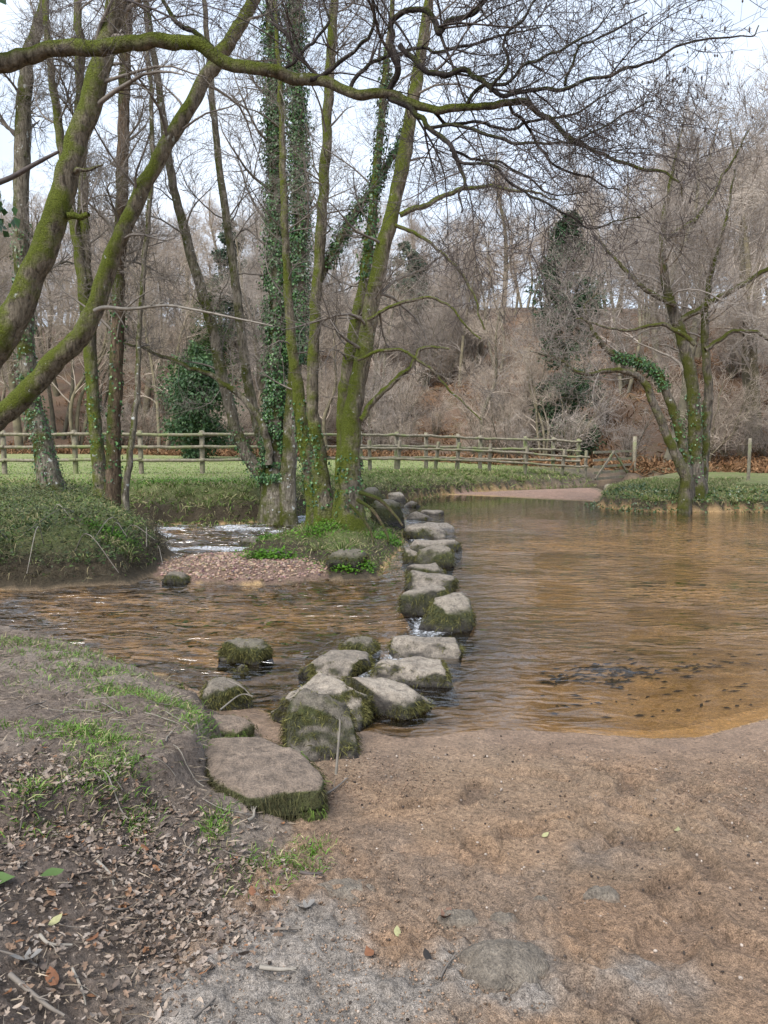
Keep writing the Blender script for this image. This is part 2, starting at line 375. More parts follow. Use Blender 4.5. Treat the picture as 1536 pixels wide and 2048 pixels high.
def build_ground():
    ang = np.concatenate([np.arange(-math.pi, -.60, .06), np.arange(-.60, .60, .0046), np.arange(.60, math.pi + .06, .06)])
    rad = np.concatenate([np.geomspace(.3, 1.5, 40)[:-1], 1.5 * np.exp(np.arange(0, math.log(5.5 / 1.5), .0043)), 5.5 * np.exp(np.arange(0, math.log(190 / 5.5), .0095))])
    A, Rr = np.meshgrid(ang, rad); x, y = Rr * np.sin(A), Rr * np.cos(A)
    h, k, D = land(x, y); wz = waterz(x, y); hl = h
    beachy = (k == 0) * ss(-.05, .25, D['dn'])
    trod = ss(-.35, .35, fbm(x * .9, y * .9, seed=44, o=2) + .12)
    rough = .006 * fbm(x * 5, y * 5, seed=41, o=3) + trod * (.022 * np.abs(fbm(x * 17, y * 15, seed=43, o=3)) + .022 * fbm(x * 30, y * 30, seed=45, o=2)) + .004 * fbm(x * 40, y * 40, seed=46, o=1)
    fpz, damp = footprints(x, y); h = h + beachy * ss(.05, .6, D['dn']) * (rough + fpz)
    h = h + (k == 1) * (.022 * fbm(x * 8, y * 8, seed=47, o=4) + .012 * fbm(x * 36, y * 36, seed=49, o=2))
    h = h + (k == 3) * .012 * fbm(x * 14, y * 14, seed=48, o=3)
    C = np.zeros(x.shape + (3,)); wet = np.zeros_like(x); grit = np.zeros_like(x)
    n1, n2, n3 = fbm(x * .8, y * .8, seed=51), fbm(x * 2.6, y * 2.6, seed=52), fbm(x * 7, y * 7, seed=53)
    def mixin(w, c):
        C[:] = C * (1 - w[..., None]) + np.array(c) * w[..., None]
    mixin(np.ones_like(x), (.325, .23, .155))                         # dry-ish sand
    mixin(.8 * ss(-.3, .5, n1 + .3 * n3), (.385, .25, .155))
    mixin(.6 * ss(.0, .6, n2) * (k == 0), (.23, .165, .125))
    mixin(.55 * ss(-.05, .45, fbm(x * 1.3 + 5, y * 1.3, seed=57)) * (k == 0), (.285, .18, .115))
    # grey silt patches near the camera
    gs = ss(.15, .55, n2 * .7 + .9 - np.abs(y - 1.95) * 1.5 - .7 * np.abs(x + .2)) * (k <= 1) * (y > .5)
    mixin(gs * .85, (.35, .32, .29))
    gs2 = ss(.1, .6, n2 + 1.0 - 1.6 * np.hypot(x - .28, (y - 2.35) * 1.3)) * (k == 0)
    mixin(gs2 * .4, (.25, .215, .18))
    mixin(damp * .55 * (k == 0), (.17, .12, .092))
    edge = (1 - ss(0.0, .55, D['dn'] + .1 * n2)) * (k == 0) * (D['dn'] > -.2)
    wet = np.maximum(wet, edge * .85); mixin(edge * .7, (.235, .165, .12))
    # mud bank
    w = (k == 1) * ss(-.02, .25, D['db'])
    mixin(w, (.235, .185, .15)); mixin(w * .7 * ss(-.2, .5, n2), (.34, .285, .235)); mixin(w * .6 * ss(.1, .6, n3), (.12, .09, .072))
    low = ss(.0, .5, D['db']) * (1 - ss(2.3, 3.0, y + .25 * n2)) * (k == 1)
    mixin(low * .6, (.11, .085, .072))
    # bed
    under = (hl < wz + .012)
    mixin(under * 1.0, (.62, .41, .205)); mixin(under * .5 * ss(-.05, .5, n2 + .4 * n3), (.47, .29, .13))
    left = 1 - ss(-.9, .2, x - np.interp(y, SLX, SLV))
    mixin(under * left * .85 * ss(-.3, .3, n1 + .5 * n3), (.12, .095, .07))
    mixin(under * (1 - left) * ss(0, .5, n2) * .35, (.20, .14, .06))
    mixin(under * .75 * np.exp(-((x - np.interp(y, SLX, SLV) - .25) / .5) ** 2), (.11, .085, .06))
    deep = under * ss(12, 17, y) * (1 - left); mixin(deep * .45, (.20, .13, .06))
    # the other banks
    for i, key in ((2, 'dh'), (4, 'di'), (5, 'df'), (7, 'dr')):
        w = (k == i) * 1.0 * ~under
        mixin(w, (.070, .055, .035))
        top = w * ss(.15, .8, D[key]); mixin(top, (.17, .20, .070)); mixin(top * .7 * ss(-.1, .5, n2), (.22, .20, .10)); mixin(top * .5 * ss(.1, .6, n3), (.08, .11, .03))
    w = (k == 5) * ss(1.0, 4.0, D['df']) * (x < 4); mixin(w * .85, (.26, .29, .12)); mixin(w * .4 * ss(0, .6, n1), (.22, .22, .09))
    path = ((k == 5) | (k == 7) | (k == 6)) * ss(-3.2, -.8, -np.abs(x - 6.5 - (y - 24) * .25)) * ss(17, 20, y) * (1 - ss(27, 30, y)); mixin(path * .8, (.15, .12, .095))
    hillw = (k == 5) * ss(-7, -1, y - np.clip(37 - .55 * x, 30, 46) + 1.5 * n1)
    mixin(hillw, (.135, .09, .062)); mixin(hillw * .5 * ss(0, .5, n1), (.18, .105, .06)); mixin(hillw * .5 * ss(.1, .6, n2), (.10, .085, .045))
    w = (k == 6) * 1.0 * ~under; mixin(w, (.34, .22, .165)); mixin(w * .5 * ss(0, .5, n2), (.25, .18, .14))
    w = (k == 3) * 1.0 * ~under; mixin(w, (.25, .165, .125))
    grit = ((k == 0) | (k == 3) | (k == 6) | under) * .9
    C *= (1 + .10 * n3)[..., None]
    nr, na = x.shape
    idx = np.arange(nr * na).reshape(nr, na)
    F = np.stack([idx[:-1, :-1], idx[1:, :-1], idx[1:, 1:], idx[:-1, 1:]], -1).reshape(-1, 4)[:, ::-1]
    V = np.stack([x, y, h], -1).reshape(-1, 3)
    e1 = V[F[:, 2]] - V[F[:, 0]]; e2 = V[F[:, 3]] - V[F[:, 1]]; fn = np.cross(e1, e2)
    vnr = np.zeros_like(V)
    for j in range(4): np.add.at(vnr, F[:, j], fn)
    vnr = unit(vnr)
    if vnr[:, 2].mean() < 0: F = F[:, ::-1]; vnr = -vnr
    kk = np.where(hl < wz - .015, 9, k); kk = np.where((k == 5) & (D['t'] > 0), 8, kk).ravel()
    fk = kk[F[:, 0]]
    names = ['sandy_beach', 'muddy_bank', 'bramble_bank', 'gravel_bar', 'tree_islet', 'meadow', 'far_beach', 'grassy_bank', 'hillside', 'river_bed']
    for i, nm in enumerate(names):
        f = F[fk == i]
        if not len(f): continue
        u, inv = np.unique(f, return_inverse=True)
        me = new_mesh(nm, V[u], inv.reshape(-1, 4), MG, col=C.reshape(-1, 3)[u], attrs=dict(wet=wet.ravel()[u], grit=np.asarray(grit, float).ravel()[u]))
        me.normals_split_custom_set_from_vertices(vnr[u].astype(np.float32))
        tag(link(nm, me), kind='structure')
build_ground()

STONES = []     # (x, y, halfwidth): filled below, before the water is laid
# px0, px1, py of the foot, height, depth/width, yaw, roundness, moss, top grey, lean x, lean y, label
SPEC = [
 (515, 785, 1462, .30, .62, -.42, 4.5, .75, 1.0, .10, .10, 'broad sandy-topped stepping stone with shaggy moss on its left side, third from the bank', 'near'),
 (672, 868, 1428, .22, .70, -.50, 5.0, .55, 1.1, -.12, .05, 'pale ridged stepping stone with moss below, right of the broad third stone', 'near'),
 (735, 930, 1372, .17, .62, -.18, 6.0, .25, .95, -.04, .02, 'long flat grey slab stepping stone with a dark wet side at the pool edge', 'near'),
 (585, 755, 1352, .17, .75, .12, 4.0, .50, .75, .04, .05, 'low brown flat slab with green top, left of the long grey slab', 'near'),
 (775, 952, 1317, .17, .55, -.06, 5.0, .30, .85, -.02, .04, 'dark low oblong stepping stone just before the tall blocky one', 'mid'),
 (836, 956, 1262, .30, .75, .10, 5.5, .85, 1.0, .06, .10, 'tall blocky stepping stone with bare top and shaggy moss all round', 'mid'),
 (798, 925, 1232, .28, .70, -.2, 3.6, .80, .85, .00, .05, 'mossy stepping stone half hidden behind the tall blocky one', 'mid'),
 (798, 925, 1186, .21, .60, -.1, 3.2, .55, .75, -.05, .05, 'rounded wet dark grey stepping stone in the middle of the row', 'mid'),
 (808, 898, 1152, .17, .70, .05, 3.4, .50, .75, -.05, .05, 'small low stepping stone behind the rounded wet dark one', 'mid'),
 (832, 910, 1134, .30, .75, .0, 3.2, .90, .8, .0, .05, 'dome-shaped mossy stepping stone a little beyond mid row', 'mid'),
 (803, 848, 1122, .20, .80, .0, 3.2, .70, .7, .0, .05, 'small dark stone leaning on the left of the dome-shaped mossy one', 'mid'),
 (806, 923, 1105, .20, .55, -.05, 3.6, .65, .85, -.02, .05, 'wide loaf-shaped stepping stone with a moss fringe near the islet roots', 'far'),
 (806, 893, 1077, .24, .65, .0, 4.0, .65, 1.0, .0, .05, 'square mossy stepping stone with a pale flat top beside the islet roots', 'far'),
 (832, 912, 1058, .12, .75, .0, 6.0, .10, 1.15, .0, .0, 'thin pale flat stepping slab beyond the square mossy stone', 'far'),
 (806, 872, 1040, .16, .75, .1, 5.0, .30, .6, .0, .05, 'dark flat stepping slab in the riffle beyond the thin pale slab', 'far'),
 (840, 890, 1030, .10, .75, .1, 5.0, .10, .8, .0, .05, 'thin dark slab touching the still pool near the far bank', 'far'),
 (803, 846, 1014, .16, .75, .0, 4.0, .20, .6, .0, .05, 'small dark stepping stone next to last before the far bank', 'far'),
 (770, 816, 1002, .24, .75, .0, 4.0, .20, 1.0, .0, .05, 'pale last stepping stone under the grass of the far bank', 'far'),
]
ROCKS = [
 (550, 735, 1538, .30, .85, .5, 2.6, .85, .55, .05, .30, 'wedge-shaped mossy boulder with an upright twig, between slab and sand', 'near', ''),
 (426, 548, 1308, .20, .75, .0, 2.6, 1.0, .7, .0, .0, 'grassy hummock rock alone in the stream, left of the stepping stones', 'near', ''),
 (462, 503, 1326, .07, .8, .0, 2.6, .5, .5, .0, .0, 'tiny dark wet rock at the foot of the grassy hummock', 'near', ''),
 (388, 507, 1412, .22, .8, .2, 2.6, .85, .7, .0, .0, 'round mossy rock in shallow water with dead twigs caught on it', 'near', ''),
 (288, 377, 1418, .14, .8, .0, 2.8, .9, .6, .0, .0, 'small dark mossy rock at the grassy edge of the near bank', 'near', ''),
 (675, 762, 1297, .15, .8, .0, 2.6, .95, .6, .0, .0, 'small dark green mossy rock behind the brown flat slab', 'near', ''),
 (610, 700, 1372, .06, .8, .0, 3.5, .6, .6, .0, .0, 'low wet mossy stone awash between the two nearest slabs', 'near', ''),
 (322, 381, 1155, .15, .6, .0, 2.8, .7, .6, .0, .0, 'dark mossy stone on the front edge of the pinkish gravel bar', 'far', ''),
 (480, 545, 1088, .16, .7, .0, 2.8, .8, .6, .0, .0, 'mossy stone with a green plant in the channel behind the gravel bar', 'far', ''),
 (648, 742, 1142, .20, .8, .0, 2.6, 1.0, .6, .0, .0, 'bright green moss-covered boulder at the front corner of the islet', 'far', ''),
 (500, 588, 1125, .14, .6, .0, 2.6, 1.0, .7, .0, .0, 'low green mossy stone on the back of the gravel bar', 'far', ''),
 (735, 812, 1062, .50, .9, .0, 2.8, .95, .6, .0, .0, 'large mossy root-covered boulder on the right end of the islet', 'far', ''),
 (718, 778, 1018, .62, .9, .0, 2.8, .95, .6, .0, .0, 'mossy hump of earth and stone behind the islet trunks', 'far', ''),
]
def foot(s):
    p = onz((s[0] + s[1]) / 2, s[2], 0.0); w = (s[1] - s[0]) / FPX * p[1]
    dep = w * s[4] * 1.2; return p[0] * (1 + dep * .42 / p[1]), p[1] + dep * .42, w, dep
for s in SPEC + ROCKS:
    x, y, w, dep = foot(s); STONES.append((x, y, w / 2, dep / 2))

def build_water():
    ang = np.arange(-1.0, 1.0, .0072); rad = 2.2 * np.exp(np.arange(0, math.log(32 / 2.2), .007))
    A, Rr = np.meshgrid(ang, rad); x, y = Rr * np.sin(A), Rr * np.cos(A)
    h, k, D = land(x, y); z = waterz(x, y)
    rel = x - np.interp(y, SLX, SLV)
    left = 1 - ss(-.7, .25, rel)
    chan = ss(9.6, 11.2, y) * (1 - ss(15.5, 17, y)) * ss(-5.6, -5.0, x) * (1 - ss(-1.6, -.6, x))
    pat = fbm(x * .55, y * .8, seed=61, o=3)
    band = ss(5.3, 6.3, y + .2 * x + .6 * fbm(x * .8, y * .8, seed=60, o=2)) * (1 - .88 * ss(11.5, 15, y))
    chop = .04 + .62 * band * (.15 + 1.1 * ss(-.35, .35, pat)) + .22 * np.exp(-((rel - .2) / .7) ** 2) * (y < 7)
    chop = chop * (1 - .6 * left); chop *= 1 - .8 * ss(14, 18, y) * (1 - left)
    swell = .85 * left * (.6 + .6 * ss(-.4, .4, pat)) + .7 * chan
    z = z + left * (.020 * fbm(x * 3.2 + 3, y * 5.5, seed=62, o=3)) + chan * .04 * np.abs(fbm(x * 3.5, y * 6, seed=63, o=3))
    shoot = np.exp(-((rel + .22) / .28) ** 2) * ss(4.5, 5.6, y) * (1 - ss(14, 17, y))
    z = z - .012 * shoot * fbm(x * 7, y * 7, seed=64, o=2)
    foam = .85 * chan * ss(-.3, .4, fbm(x * 1.2, y * 2.5, seed=65, o=3) + .1) + .62 * shoot * ss(-.2, .5, fbm(x * 2, y * 2, seed=66, o=2) + .15)
    for sx, sy, hw, hd in STONES:
        d = np.hypot((x - sx) / hw, (y - sy) / hd); ring = np.exp(-((d - 1.1) / .22) ** 2)
        foam = foam + .22 * ring * (rel < .1) * (y > 4.5)
        z = z + .004 * ring
    keep = h < z + .06
    nr, na = x.shape; idx = np.arange(nr * na).reshape(nr, na)
    F = np.stack([idx[:-1, :-1], idx[:-1, 1:], idx[1:, 1:], idx[1:, :-1]], -1).reshape(-1, 4)
    kf = keep.ravel()[F].any(1); F = F[kf]; u, inv = np.unique(F, return_inverse=True)
    V = np.stack([x, y, z], -1).reshape(-1, 3)[u]
    me = new_mesh('river_water', V, inv.reshape(-1, 4), MW, attrs=dict(chop=chop.ravel()[u], swell=swell.ravel()[u], foam=np.clip(foam, 0, 1).ravel()[u]))
    tag(link('river_water', me), kind='structure')
build_water()

# ------------------------------------------------------------------ stones
_ico = {}
def ico(n):
    if n not in _ico:
        bm = bmesh.new(); bmesh.ops.create_icosphere(bm, subdivisions=n, radius=1)
        _ico[n] = (np.array([v.co[:] for v in bm.verts]), np.array([[v.index for v in f.verts] for f in bm.faces])); bm.free()
    return _ico[n]
def rock_shape(w, dep, h, e, seed, lod, lx=0, ly=0, pyr=False, below=.18):
    n, F = ico(lod); r = np.random.default_rng(seed)
    p = n / (np.abs(n) ** e).sum(1, keepdims=True) ** (1 / e)
    for _ in range(11):                                                   # broken faces
        a = unit(r.normal(size=3) * (1, 1, .45)); off = r.uniform(.70, 1.0) if e > 3 else r.uniform(.74, .98)
        d = p @ a - off; p = p - np.where(d > 0, d, 0)[:, None] * a * .95
    tz = (p[:, 2] + 1) / 2
    p[:, :2] *= (1.04 - .14 * tz ** 2)[:, None] if not pyr else (1.08 - .55 * np.clip(tz, 0, 1) ** 1.5)[:, None]
    H = h + below
    q = np.stack([p[:, 0] * w / 2, p[:, 1] * dep / 2, tz * H - below], 1)
    q[:, 2] += np.where(tz > .3, (tz - .3), 0) * (lx * p[:, 0] + ly * p[:, 1]) * 1.0 * h / .3
    s = 2.2 / w
    f1 = fbm(q[:, 0] * s + seed, q[:, 1] * s, q[:, 2] * s, o=3, seed=seed); f2 = fbm(q[:, 0] * s * 4, q[:, 1] * s * 4, q[:, 2] * s * 4 + seed, o=4, seed=seed + 7)
    q += n * (f1 * .07 * w + f2 * .03 * w)[:, None]
    nr = np.zeros_like(q); fn = np.cross(q[F[:, 1]] - q[F[:, 0]], q[F[:, 2]] - q[F[:, 0]])
    for j in range(3): np.add.at(nr, F[:, j], fn)
    return q, F, unit(nr)
def blades(C, D, L, W, bend, col, r, tipcol=1.15):
    """grass blades: C roots, D unit directions, L lengths, W widths; bend pulls the tip down"""
    n = len(C); s = unit(np.cross(D, unit(r.normal(size=(n, 3)))))
    L, W = np.asarray(L)[:, None], np.asarray(W)[:, None]; g = np.array([0, 0, -1.0]) * (L * np.asarray(bend).reshape(-1, 1))
    m = C + D * L * .55 + g * .3; tip = C + D * L + g
    V = np.stack([C - s * W / 2, C + s * W / 2, m + s * W * .38, m - s * W * .38, tip], 1).reshape(-1, 3)
    b = np.arange(n)[:, None] * 5
    col = np.broadcast_to(col, (n, 3))
    Cc = np.stack([col * .75, col * .75, col, col, col * tipcol], 1).reshape(-1, 3)
    return V, [b + [0, 1, 2, 3], b + [3, 2, 4]], Cc
def make_rock(name, s, i, group, cat):
    x, y, w, dep = foot(s); near = s[12] == 'near'; far = s[12] == 'far'
    h0 = float(gz(x, y)[0]); wz = float(waterz(np.array(x), np.array(y)))
    base = max(h0, wz) - .02
    q, F, nr = rock_shape(w, dep, s[3] * (.80 if s[12] == 'near' else .86), s[6] + (2.5 if name == 'stepping_stone' else .4), 100 + i, 5 if near and w > .3 else (4 if not far else 3), s[9], s[10], len(s) > 13 and s[13] == 'pyr')
    a = s[5]; R = np.array([[math.cos(a), -math.sin(a), 0], [math.sin(a), math.cos(a), 0], [0, 0, 1]])
    q = q @ R.T; nr = nr @ R.T
    zt = q[:, 2] / s[3]
    nz = fbm(q[:, 0] * 9 + i, q[:, 1] * 9, q[:, 2] * 9, o=4, seed=i)
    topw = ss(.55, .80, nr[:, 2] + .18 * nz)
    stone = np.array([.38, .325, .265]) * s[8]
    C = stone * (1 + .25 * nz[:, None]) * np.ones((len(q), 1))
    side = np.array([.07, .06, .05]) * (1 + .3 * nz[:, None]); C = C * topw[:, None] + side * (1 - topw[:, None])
    mossy = np.clip((s[7] * 1.25 - .15 + 1.35 * nz) * (1 - topw * min(1, 1.75 - s[7])), 0, 1) * ss(.08, .3, zt)
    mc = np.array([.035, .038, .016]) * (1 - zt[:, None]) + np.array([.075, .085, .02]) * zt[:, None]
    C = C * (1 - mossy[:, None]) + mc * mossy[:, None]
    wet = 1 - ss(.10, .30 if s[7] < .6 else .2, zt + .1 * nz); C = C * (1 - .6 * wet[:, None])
    t = thing(name, s[11], cat, (x, y, base), group)
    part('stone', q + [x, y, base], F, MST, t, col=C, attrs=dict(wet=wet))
    r = np.random.default_rng(500 + i)
    m = int((4200 if near else 1500 if not far else 500) * s[7] * (w / .55) ** 1.2)
    if m > 20:
        p = mossy * (zt > .1) * (.25 + (nr[:, 2] < .75)) + 1e-6; idx = r.choice(len(q), m, p=p / p.sum())
        nn = nr[idx] + r.normal(0, .25, (m, 3)); d = unit(nn * .8 + [0, 0, -.25] + r.normal(0, .55, (m, 3)))
        c0 = q[idx] + nr[idx] * -.004 + r.normal(0, .006, (m, 3)) + [x, y, base]
        cc = np.array([.074, .072, .026]) * r.uniform(.3, 1.7, (m, 1)) * (.6 + .6 * (nr[idx, 2:3] > .2)) + r.uniform(0, .03, (m, 1)) * [1, .8, .2]
        k = 1.0 if near else 1.25
        V, Fb, Cb = blades(c0, d, r.uniform(.012, .045, m) * k, r.uniform(.0025, .005, m) * k * (1.6 if far else 1), .5, cc, r)
        part('moss', V, Fb, MDRY, t, 'stuff', col=Cb)
    return t
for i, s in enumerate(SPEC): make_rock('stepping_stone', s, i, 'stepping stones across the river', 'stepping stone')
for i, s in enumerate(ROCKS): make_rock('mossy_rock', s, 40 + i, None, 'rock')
# the big flat slab set in the near bank, and the low one behind it
def slab(corners, zt, thick, label, seed, moss=.8):
    P = np.array([onz(a, b, zt)[:2] for a, b in corners]); c = P.mean(0); base = (c[0], c[1], zt - thick)
    n, F = ico(5); th = np.arctan2(n[:, 1], n[:, 0]); e = 7
    p = n / (np.abs(n) ** 2.0).sum(1, keepdims=True) ** .5
    rad = np.hypot(p[:, 0], p[:, 1]); zz = p[:, 2]
    prof = np.clip(rad, 0, 1) ** .35; top = np.sign(zz) * np.minimum(1, np.abs(zz) * 3) 
    rr = np.where(np.abs(zz) > .33, rad / .944, 1.0)
    pa = np.arctan2(P[:, 1] - c[1], P[:, 0] - c[0]); o = np.argsort(pa); pa = pa[o]; pr = np.hypot(*(P[o] - c).T)
    pa = np.concatenate([pa - 2 * math.pi, pa, pa + 2 * math.pi]); pr = np.tile(pr, 3); xx, yy = pr * np.cos(pa), pr * np.sin(pa)
    k = np.clip(np.searchsorted(pa, th) - 1, 0, len(pa) - 2)
    ex, ey = xx[k + 1] - xx[k], yy[k + 1] - yy[k]; den = np.cos(th) * ey - np.sin(th) * ex
    R = (xx[k] * ey - yy[k] * ex) / np.where(np.abs(den) < 1e-9, 1e-9, den)
    q = np.stack([np.cos(th) * R * rr, np.sin(th) * R * rr, np.where(zz > 0, 0, -1) * 0 + (top - 1) / 2 * thick], 1)
    q[:, 2] -= .035 * (rr ** 6) * (zz > 0)
    f1 = fbm(q[:, 0] * 4 + seed, q[:, 1] * 4, q[:, 2] * 4, o=3, seed=seed); f2 = fbm(q[:, 0] * 17, q[:, 1] * 17, q[:, 2] * 17, o=4, seed=seed)
    q += n * (f1 * .022 + f2 * .009)[:, None]
    fn = np.cross(q[F[:, 1]] - q[F[:, 0]], q[F[:, 2]] - q[F[:, 0]]); nr = np.zeros_like(q)
    for j in range(3): np.add.at(nr, F[:, j], fn)
    nr = unit(nr); nr *= np.sign((nr * n).sum(1).mean())
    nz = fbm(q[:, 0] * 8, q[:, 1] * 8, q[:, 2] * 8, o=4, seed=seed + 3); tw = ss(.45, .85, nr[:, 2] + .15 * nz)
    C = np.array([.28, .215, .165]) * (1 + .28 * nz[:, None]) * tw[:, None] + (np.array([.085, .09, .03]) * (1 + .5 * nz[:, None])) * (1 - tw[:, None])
    off = np.array([c[0], c[1], zt]); t = thing('flat_slab', label, 'stone', base)
    part('stone', q + off, F, MST, t, col=C, attrs=dict(wet=np.zeros(len(q))))
    r = np.random.default_rng(seed); m = int(5200 * moss); pw = (1 - tw) * (q[:, 2] > -thick * .9) + 1e-6; idx = r.choice(len(q), m, p=pw / pw.sum())
    d = unit(nr[idx] * .7 + [0, 0, -.5] + r.normal(0, .3, (m, 3))); g = ss(-.2, .4, nz[idx])[:, None]
    cc = (np.array([.06, .055, .025]) * (1 - g) + np.array([.10, .16, .03]) * g) * r.uniform(.5, 1.5, (m, 1))
    V, Fb, Cb = blades(q[idx] + off + r.normal(0, .006, (m, 3)), d, r.uniform(.010, .032, m), r.uniform(.0025, .0045, m), .6, cc, r)
    part('moss', V, Fb, MDRY, t, 'stuff', col=Cb)
slab([(392, 1492), (415, 1462), (520, 1456), (598, 1492), (652, 1545), (642, 1566), (585, 1570), (495, 1582), (425, 1550)], .22, .20, 'large flat sandy slab with a mossy front edge, set in the near bank', 3)
slab([(345, 1440), (370, 1424), (480, 1424), (505, 1440), (470, 1456), (380, 1458)], .12, .16, 'low flat sandy stone in the grass just behind the large slab', 8, .3)
# stones half sunk in the sand
for i, (a, b, c, d, lab) in enumerate([
    (905, 1150, 1975, .065, 'large flat grey rock half buried in the sand near the camera'),
    (850, 985, 1850, .03, 'grey rock barely showing above the sand, touching the large buried one'),
    (1165, 1262, 1795, .032, 'small smooth grey rock sunk in the sand, right of the others'),
    (1055, 1115, 1797, .02, 'smallest flat grey stone flush with the sand between two larger ones'),
    (585, 790, 1795, .015, 'dark stone patch flush with the sand below the mossy slab'),
    (960, 1060, 1845, .02, 'low grey rock back edge beside the large buried rock')]):
    p = onz((a + b) / 2, c, .12); w = (b - a) / FPX * p[1]; x, y = p[0], p[1] + w * .3; n, F = ico(4)
    z0 = float(gz(x, y)[0]); f1 = fbm(n[:, 0] * 1.3 + i * 5, n[:, 1] * 1.3, o=3, seed=i)
    q = np.stack([n[:, 0] * w / 2 * (1 + .3 * f1), n[:, 1] * w * .34 * (1 + .3 * f1), n[:, 2] * (d + .05) - .05 + .012 * fbm(n[:, 0] * 4, n[:, 1] * 4, o=4, seed=i + 60)], 1)
    C = np.array([.235, .20, .16]) * (1 + .3 * fbm(n[:, 0] * 5, n[:, 1] * 5, n[:, 2] * 5, seed=i)[:, None])
    sd = 1 - ss(-.01, .02, q[:, 2]); C = C * (1 - .7 * sd[:, None]) + np.array([.28, .20, .14]) * .7 * sd[:, None]
    solo('sunken_rock', q + [x, y, z0], F, MST, (x, y, z0), lab, 'rock', 'rocks sunk in the sand', col=C, attrs=dict(wet=np.zeros(len(q))))

# ------------------------------------------------------------------ trees
def tubes(P, R, S):
    N_, K, _ = P.shape
    T = np.gradient(P, axis=1) if K > 2 else np.repeat(P[:, 1:] - P[:, :1], K, 1); T = unit(T)
    D = P[:, -1] - P[:, 0]; a = np.eye(3)[np.abs(D).argmin(1)][:, None, :]
    u = unit(np.cross(T, np.broadcast_to(a, T.shape))); v = np.cross(T, u)
    th = np.arange(S) * 2 * math.pi / S
    V = P[:, :, None] + R[:, :, None, None] * (np.cos(th)[None, None, :, None] * u[:, :, None] + np.sin(th)[None, None, :, None] * v[:, :, None])
    i = np.arange(N_ * K * S).reshape(N_, K, S); j = np.roll(i, -1, 2)
    F = np.stack([i[:, :-1], j[:, :-1], j[:, 1:], i[:, 1:]], -1).reshape(-1, 4)
    return V.reshape(-1, 3), F
def stem(P, R, S=12, bumpy=.10, seed=0, flare=0.0):
    """one trunk or limb: P (K,3), R (K,)"""
    K = len(P); T = unit(np.gradient(P, axis=0)); u = np.zeros((K, 3)); a = np.eye(3)[np.abs(T[0]).argmin()]
    u[0] = unit(np.cross(T[0], a))
    for i in range(1, K): u[i] = unit(u[i - 1] - T[i] * (u[i - 1] @ T[i]))
    v = np.cross(T, u); th = np.arange(S) * 2 * math.pi / S
    L = np.concatenate([[0], np.cumsum(np.linalg.norm(np.diff(P, axis=0), axis=1))])
    d = np.cos(th)[None, :, None] * u[:, None] + np.sin(th)[None, :, None] * v[:, None]
    ref = P[:, None] + d * R[:, None, None]
    s = 1.1 / max(R.max(), .02)
    nz = fbm(ref[..., 0] * s, ref[..., 1] * s, ref[..., 2] * s * .35, o=3, seed=seed)
    nz2 = fbm(ref[..., 0] * s * 3.3, ref[..., 1] * s * 3.3, ref[..., 2] * s * 1.2, o=2, seed=seed + 5)
    rr = R[:, None] * (1 + bumpy * nz + bumpy * .6 * nz2)
    if flare:
        fl = np.exp(-L / (R[0] * 2.2))[:, None]; rr = rr * (1 + flare * fl * (.7 + .6 * np.cos(th * 4 + seed)[None]))
    V = (P[:, None] + d * rr[..., None]).reshape(-1, 3)
    i = np.arange(K * S).reshape(K, S); j = np.roll(i, -1, 1)
    return V, np.stack([i[:-1], j[:-1], j[1:], i[1:]], -1).reshape(-1, 4)
def grow(P, R, M, t0, t1, ang, length, rr, K, wob, up, r, shrink=.5, tip=.25, rmin=.0012, rmax=9):
    """M branches sprouting from the polylines P (N,K0,3) in proportion to their length"""
    N_, K0, _ = P.shape; seg = np.linalg.norm(np.diff(P, axis=1), axis=2).sum(1)
    pi = r.choice(N_, M, p=seg / seg.sum()); t = r.uniform(t0, t1, M) * (K0 - 1 - 1e-4); i = t.astype(int); f = (t - i)[:, None]
    p0 = P[pi, i] * (1 - f) + P[pi, i + 1] * f; rad = R[pi, i] * (1 - f[:, 0]) + R[pi, i + 1] * f[:, 0]
    T = unit(P[pi, i + 1] - P[pi, i]); q = unit(np.cross(T, unit(r.normal(size=(M, 3)))))
    an = np.radians(r.uniform(ang[0], ang[1], M))[:, None]; d = unit(T * np.cos(an) + q * np.sin(an) + np.array([0, 0, up * 1.2]))
    L = r.uniform(length[0], length[1], M) * (1 - shrink * t / (K0 - 1))
    out = np.zeros((M, K, 3)); out[:, 0] = p0; drift = r.normal(0, wob, (M, 3)); st = (L / (K - 1))[:, None]
    for k in range(1, K):
        drift = drift * .55 + r.normal(0, wob, (M, 3)); d = unit(d + drift + [0, 0, up * .35]); out[:, k] = out[:, k - 1] + d * st
    r0 = np.clip(rad * rr * r.uniform(.7, 1.1, M), rmin, rmax)
    Rr = r0[:, None] * np.linspace(1, tip, K)[None] ; return out, np.maximum(Rr, rmin * .7)
def pxlimb(pts, n=None, wf=1.0, jit=0.0, seed=0):
    """[(px, py, distance, width in px)] -> smooth centre line and radii"""
    a = np.array([p[:4] for p in pts], float); X = atd(a[:, 0], a[:, 1], a[:, 2]); R = a[:, 3] * wf / 2 / FPX * a[:, 2]
    n = n or max(12, len(pts) * 7); c = catmull(np.column_stack([X, R]), n); P = c[:, :3]
    if jit:
        L = np.concatenate([[0], np.cumsum(np.linalg.norm(np.diff(P, axis=0), axis=1))]); f = 1.1 / max(jit * 5, .05); e = np.minimum(1, np.arange(n) / 4)
        P = P + jit * e[:, None] * np.stack([fbm(L * f, L * 0 + seed * 7.3 + q * 3.1, o=3, seed=seed) for q in range(3)], 1)
    return P, np.maximum(c[:, 3], .0035)
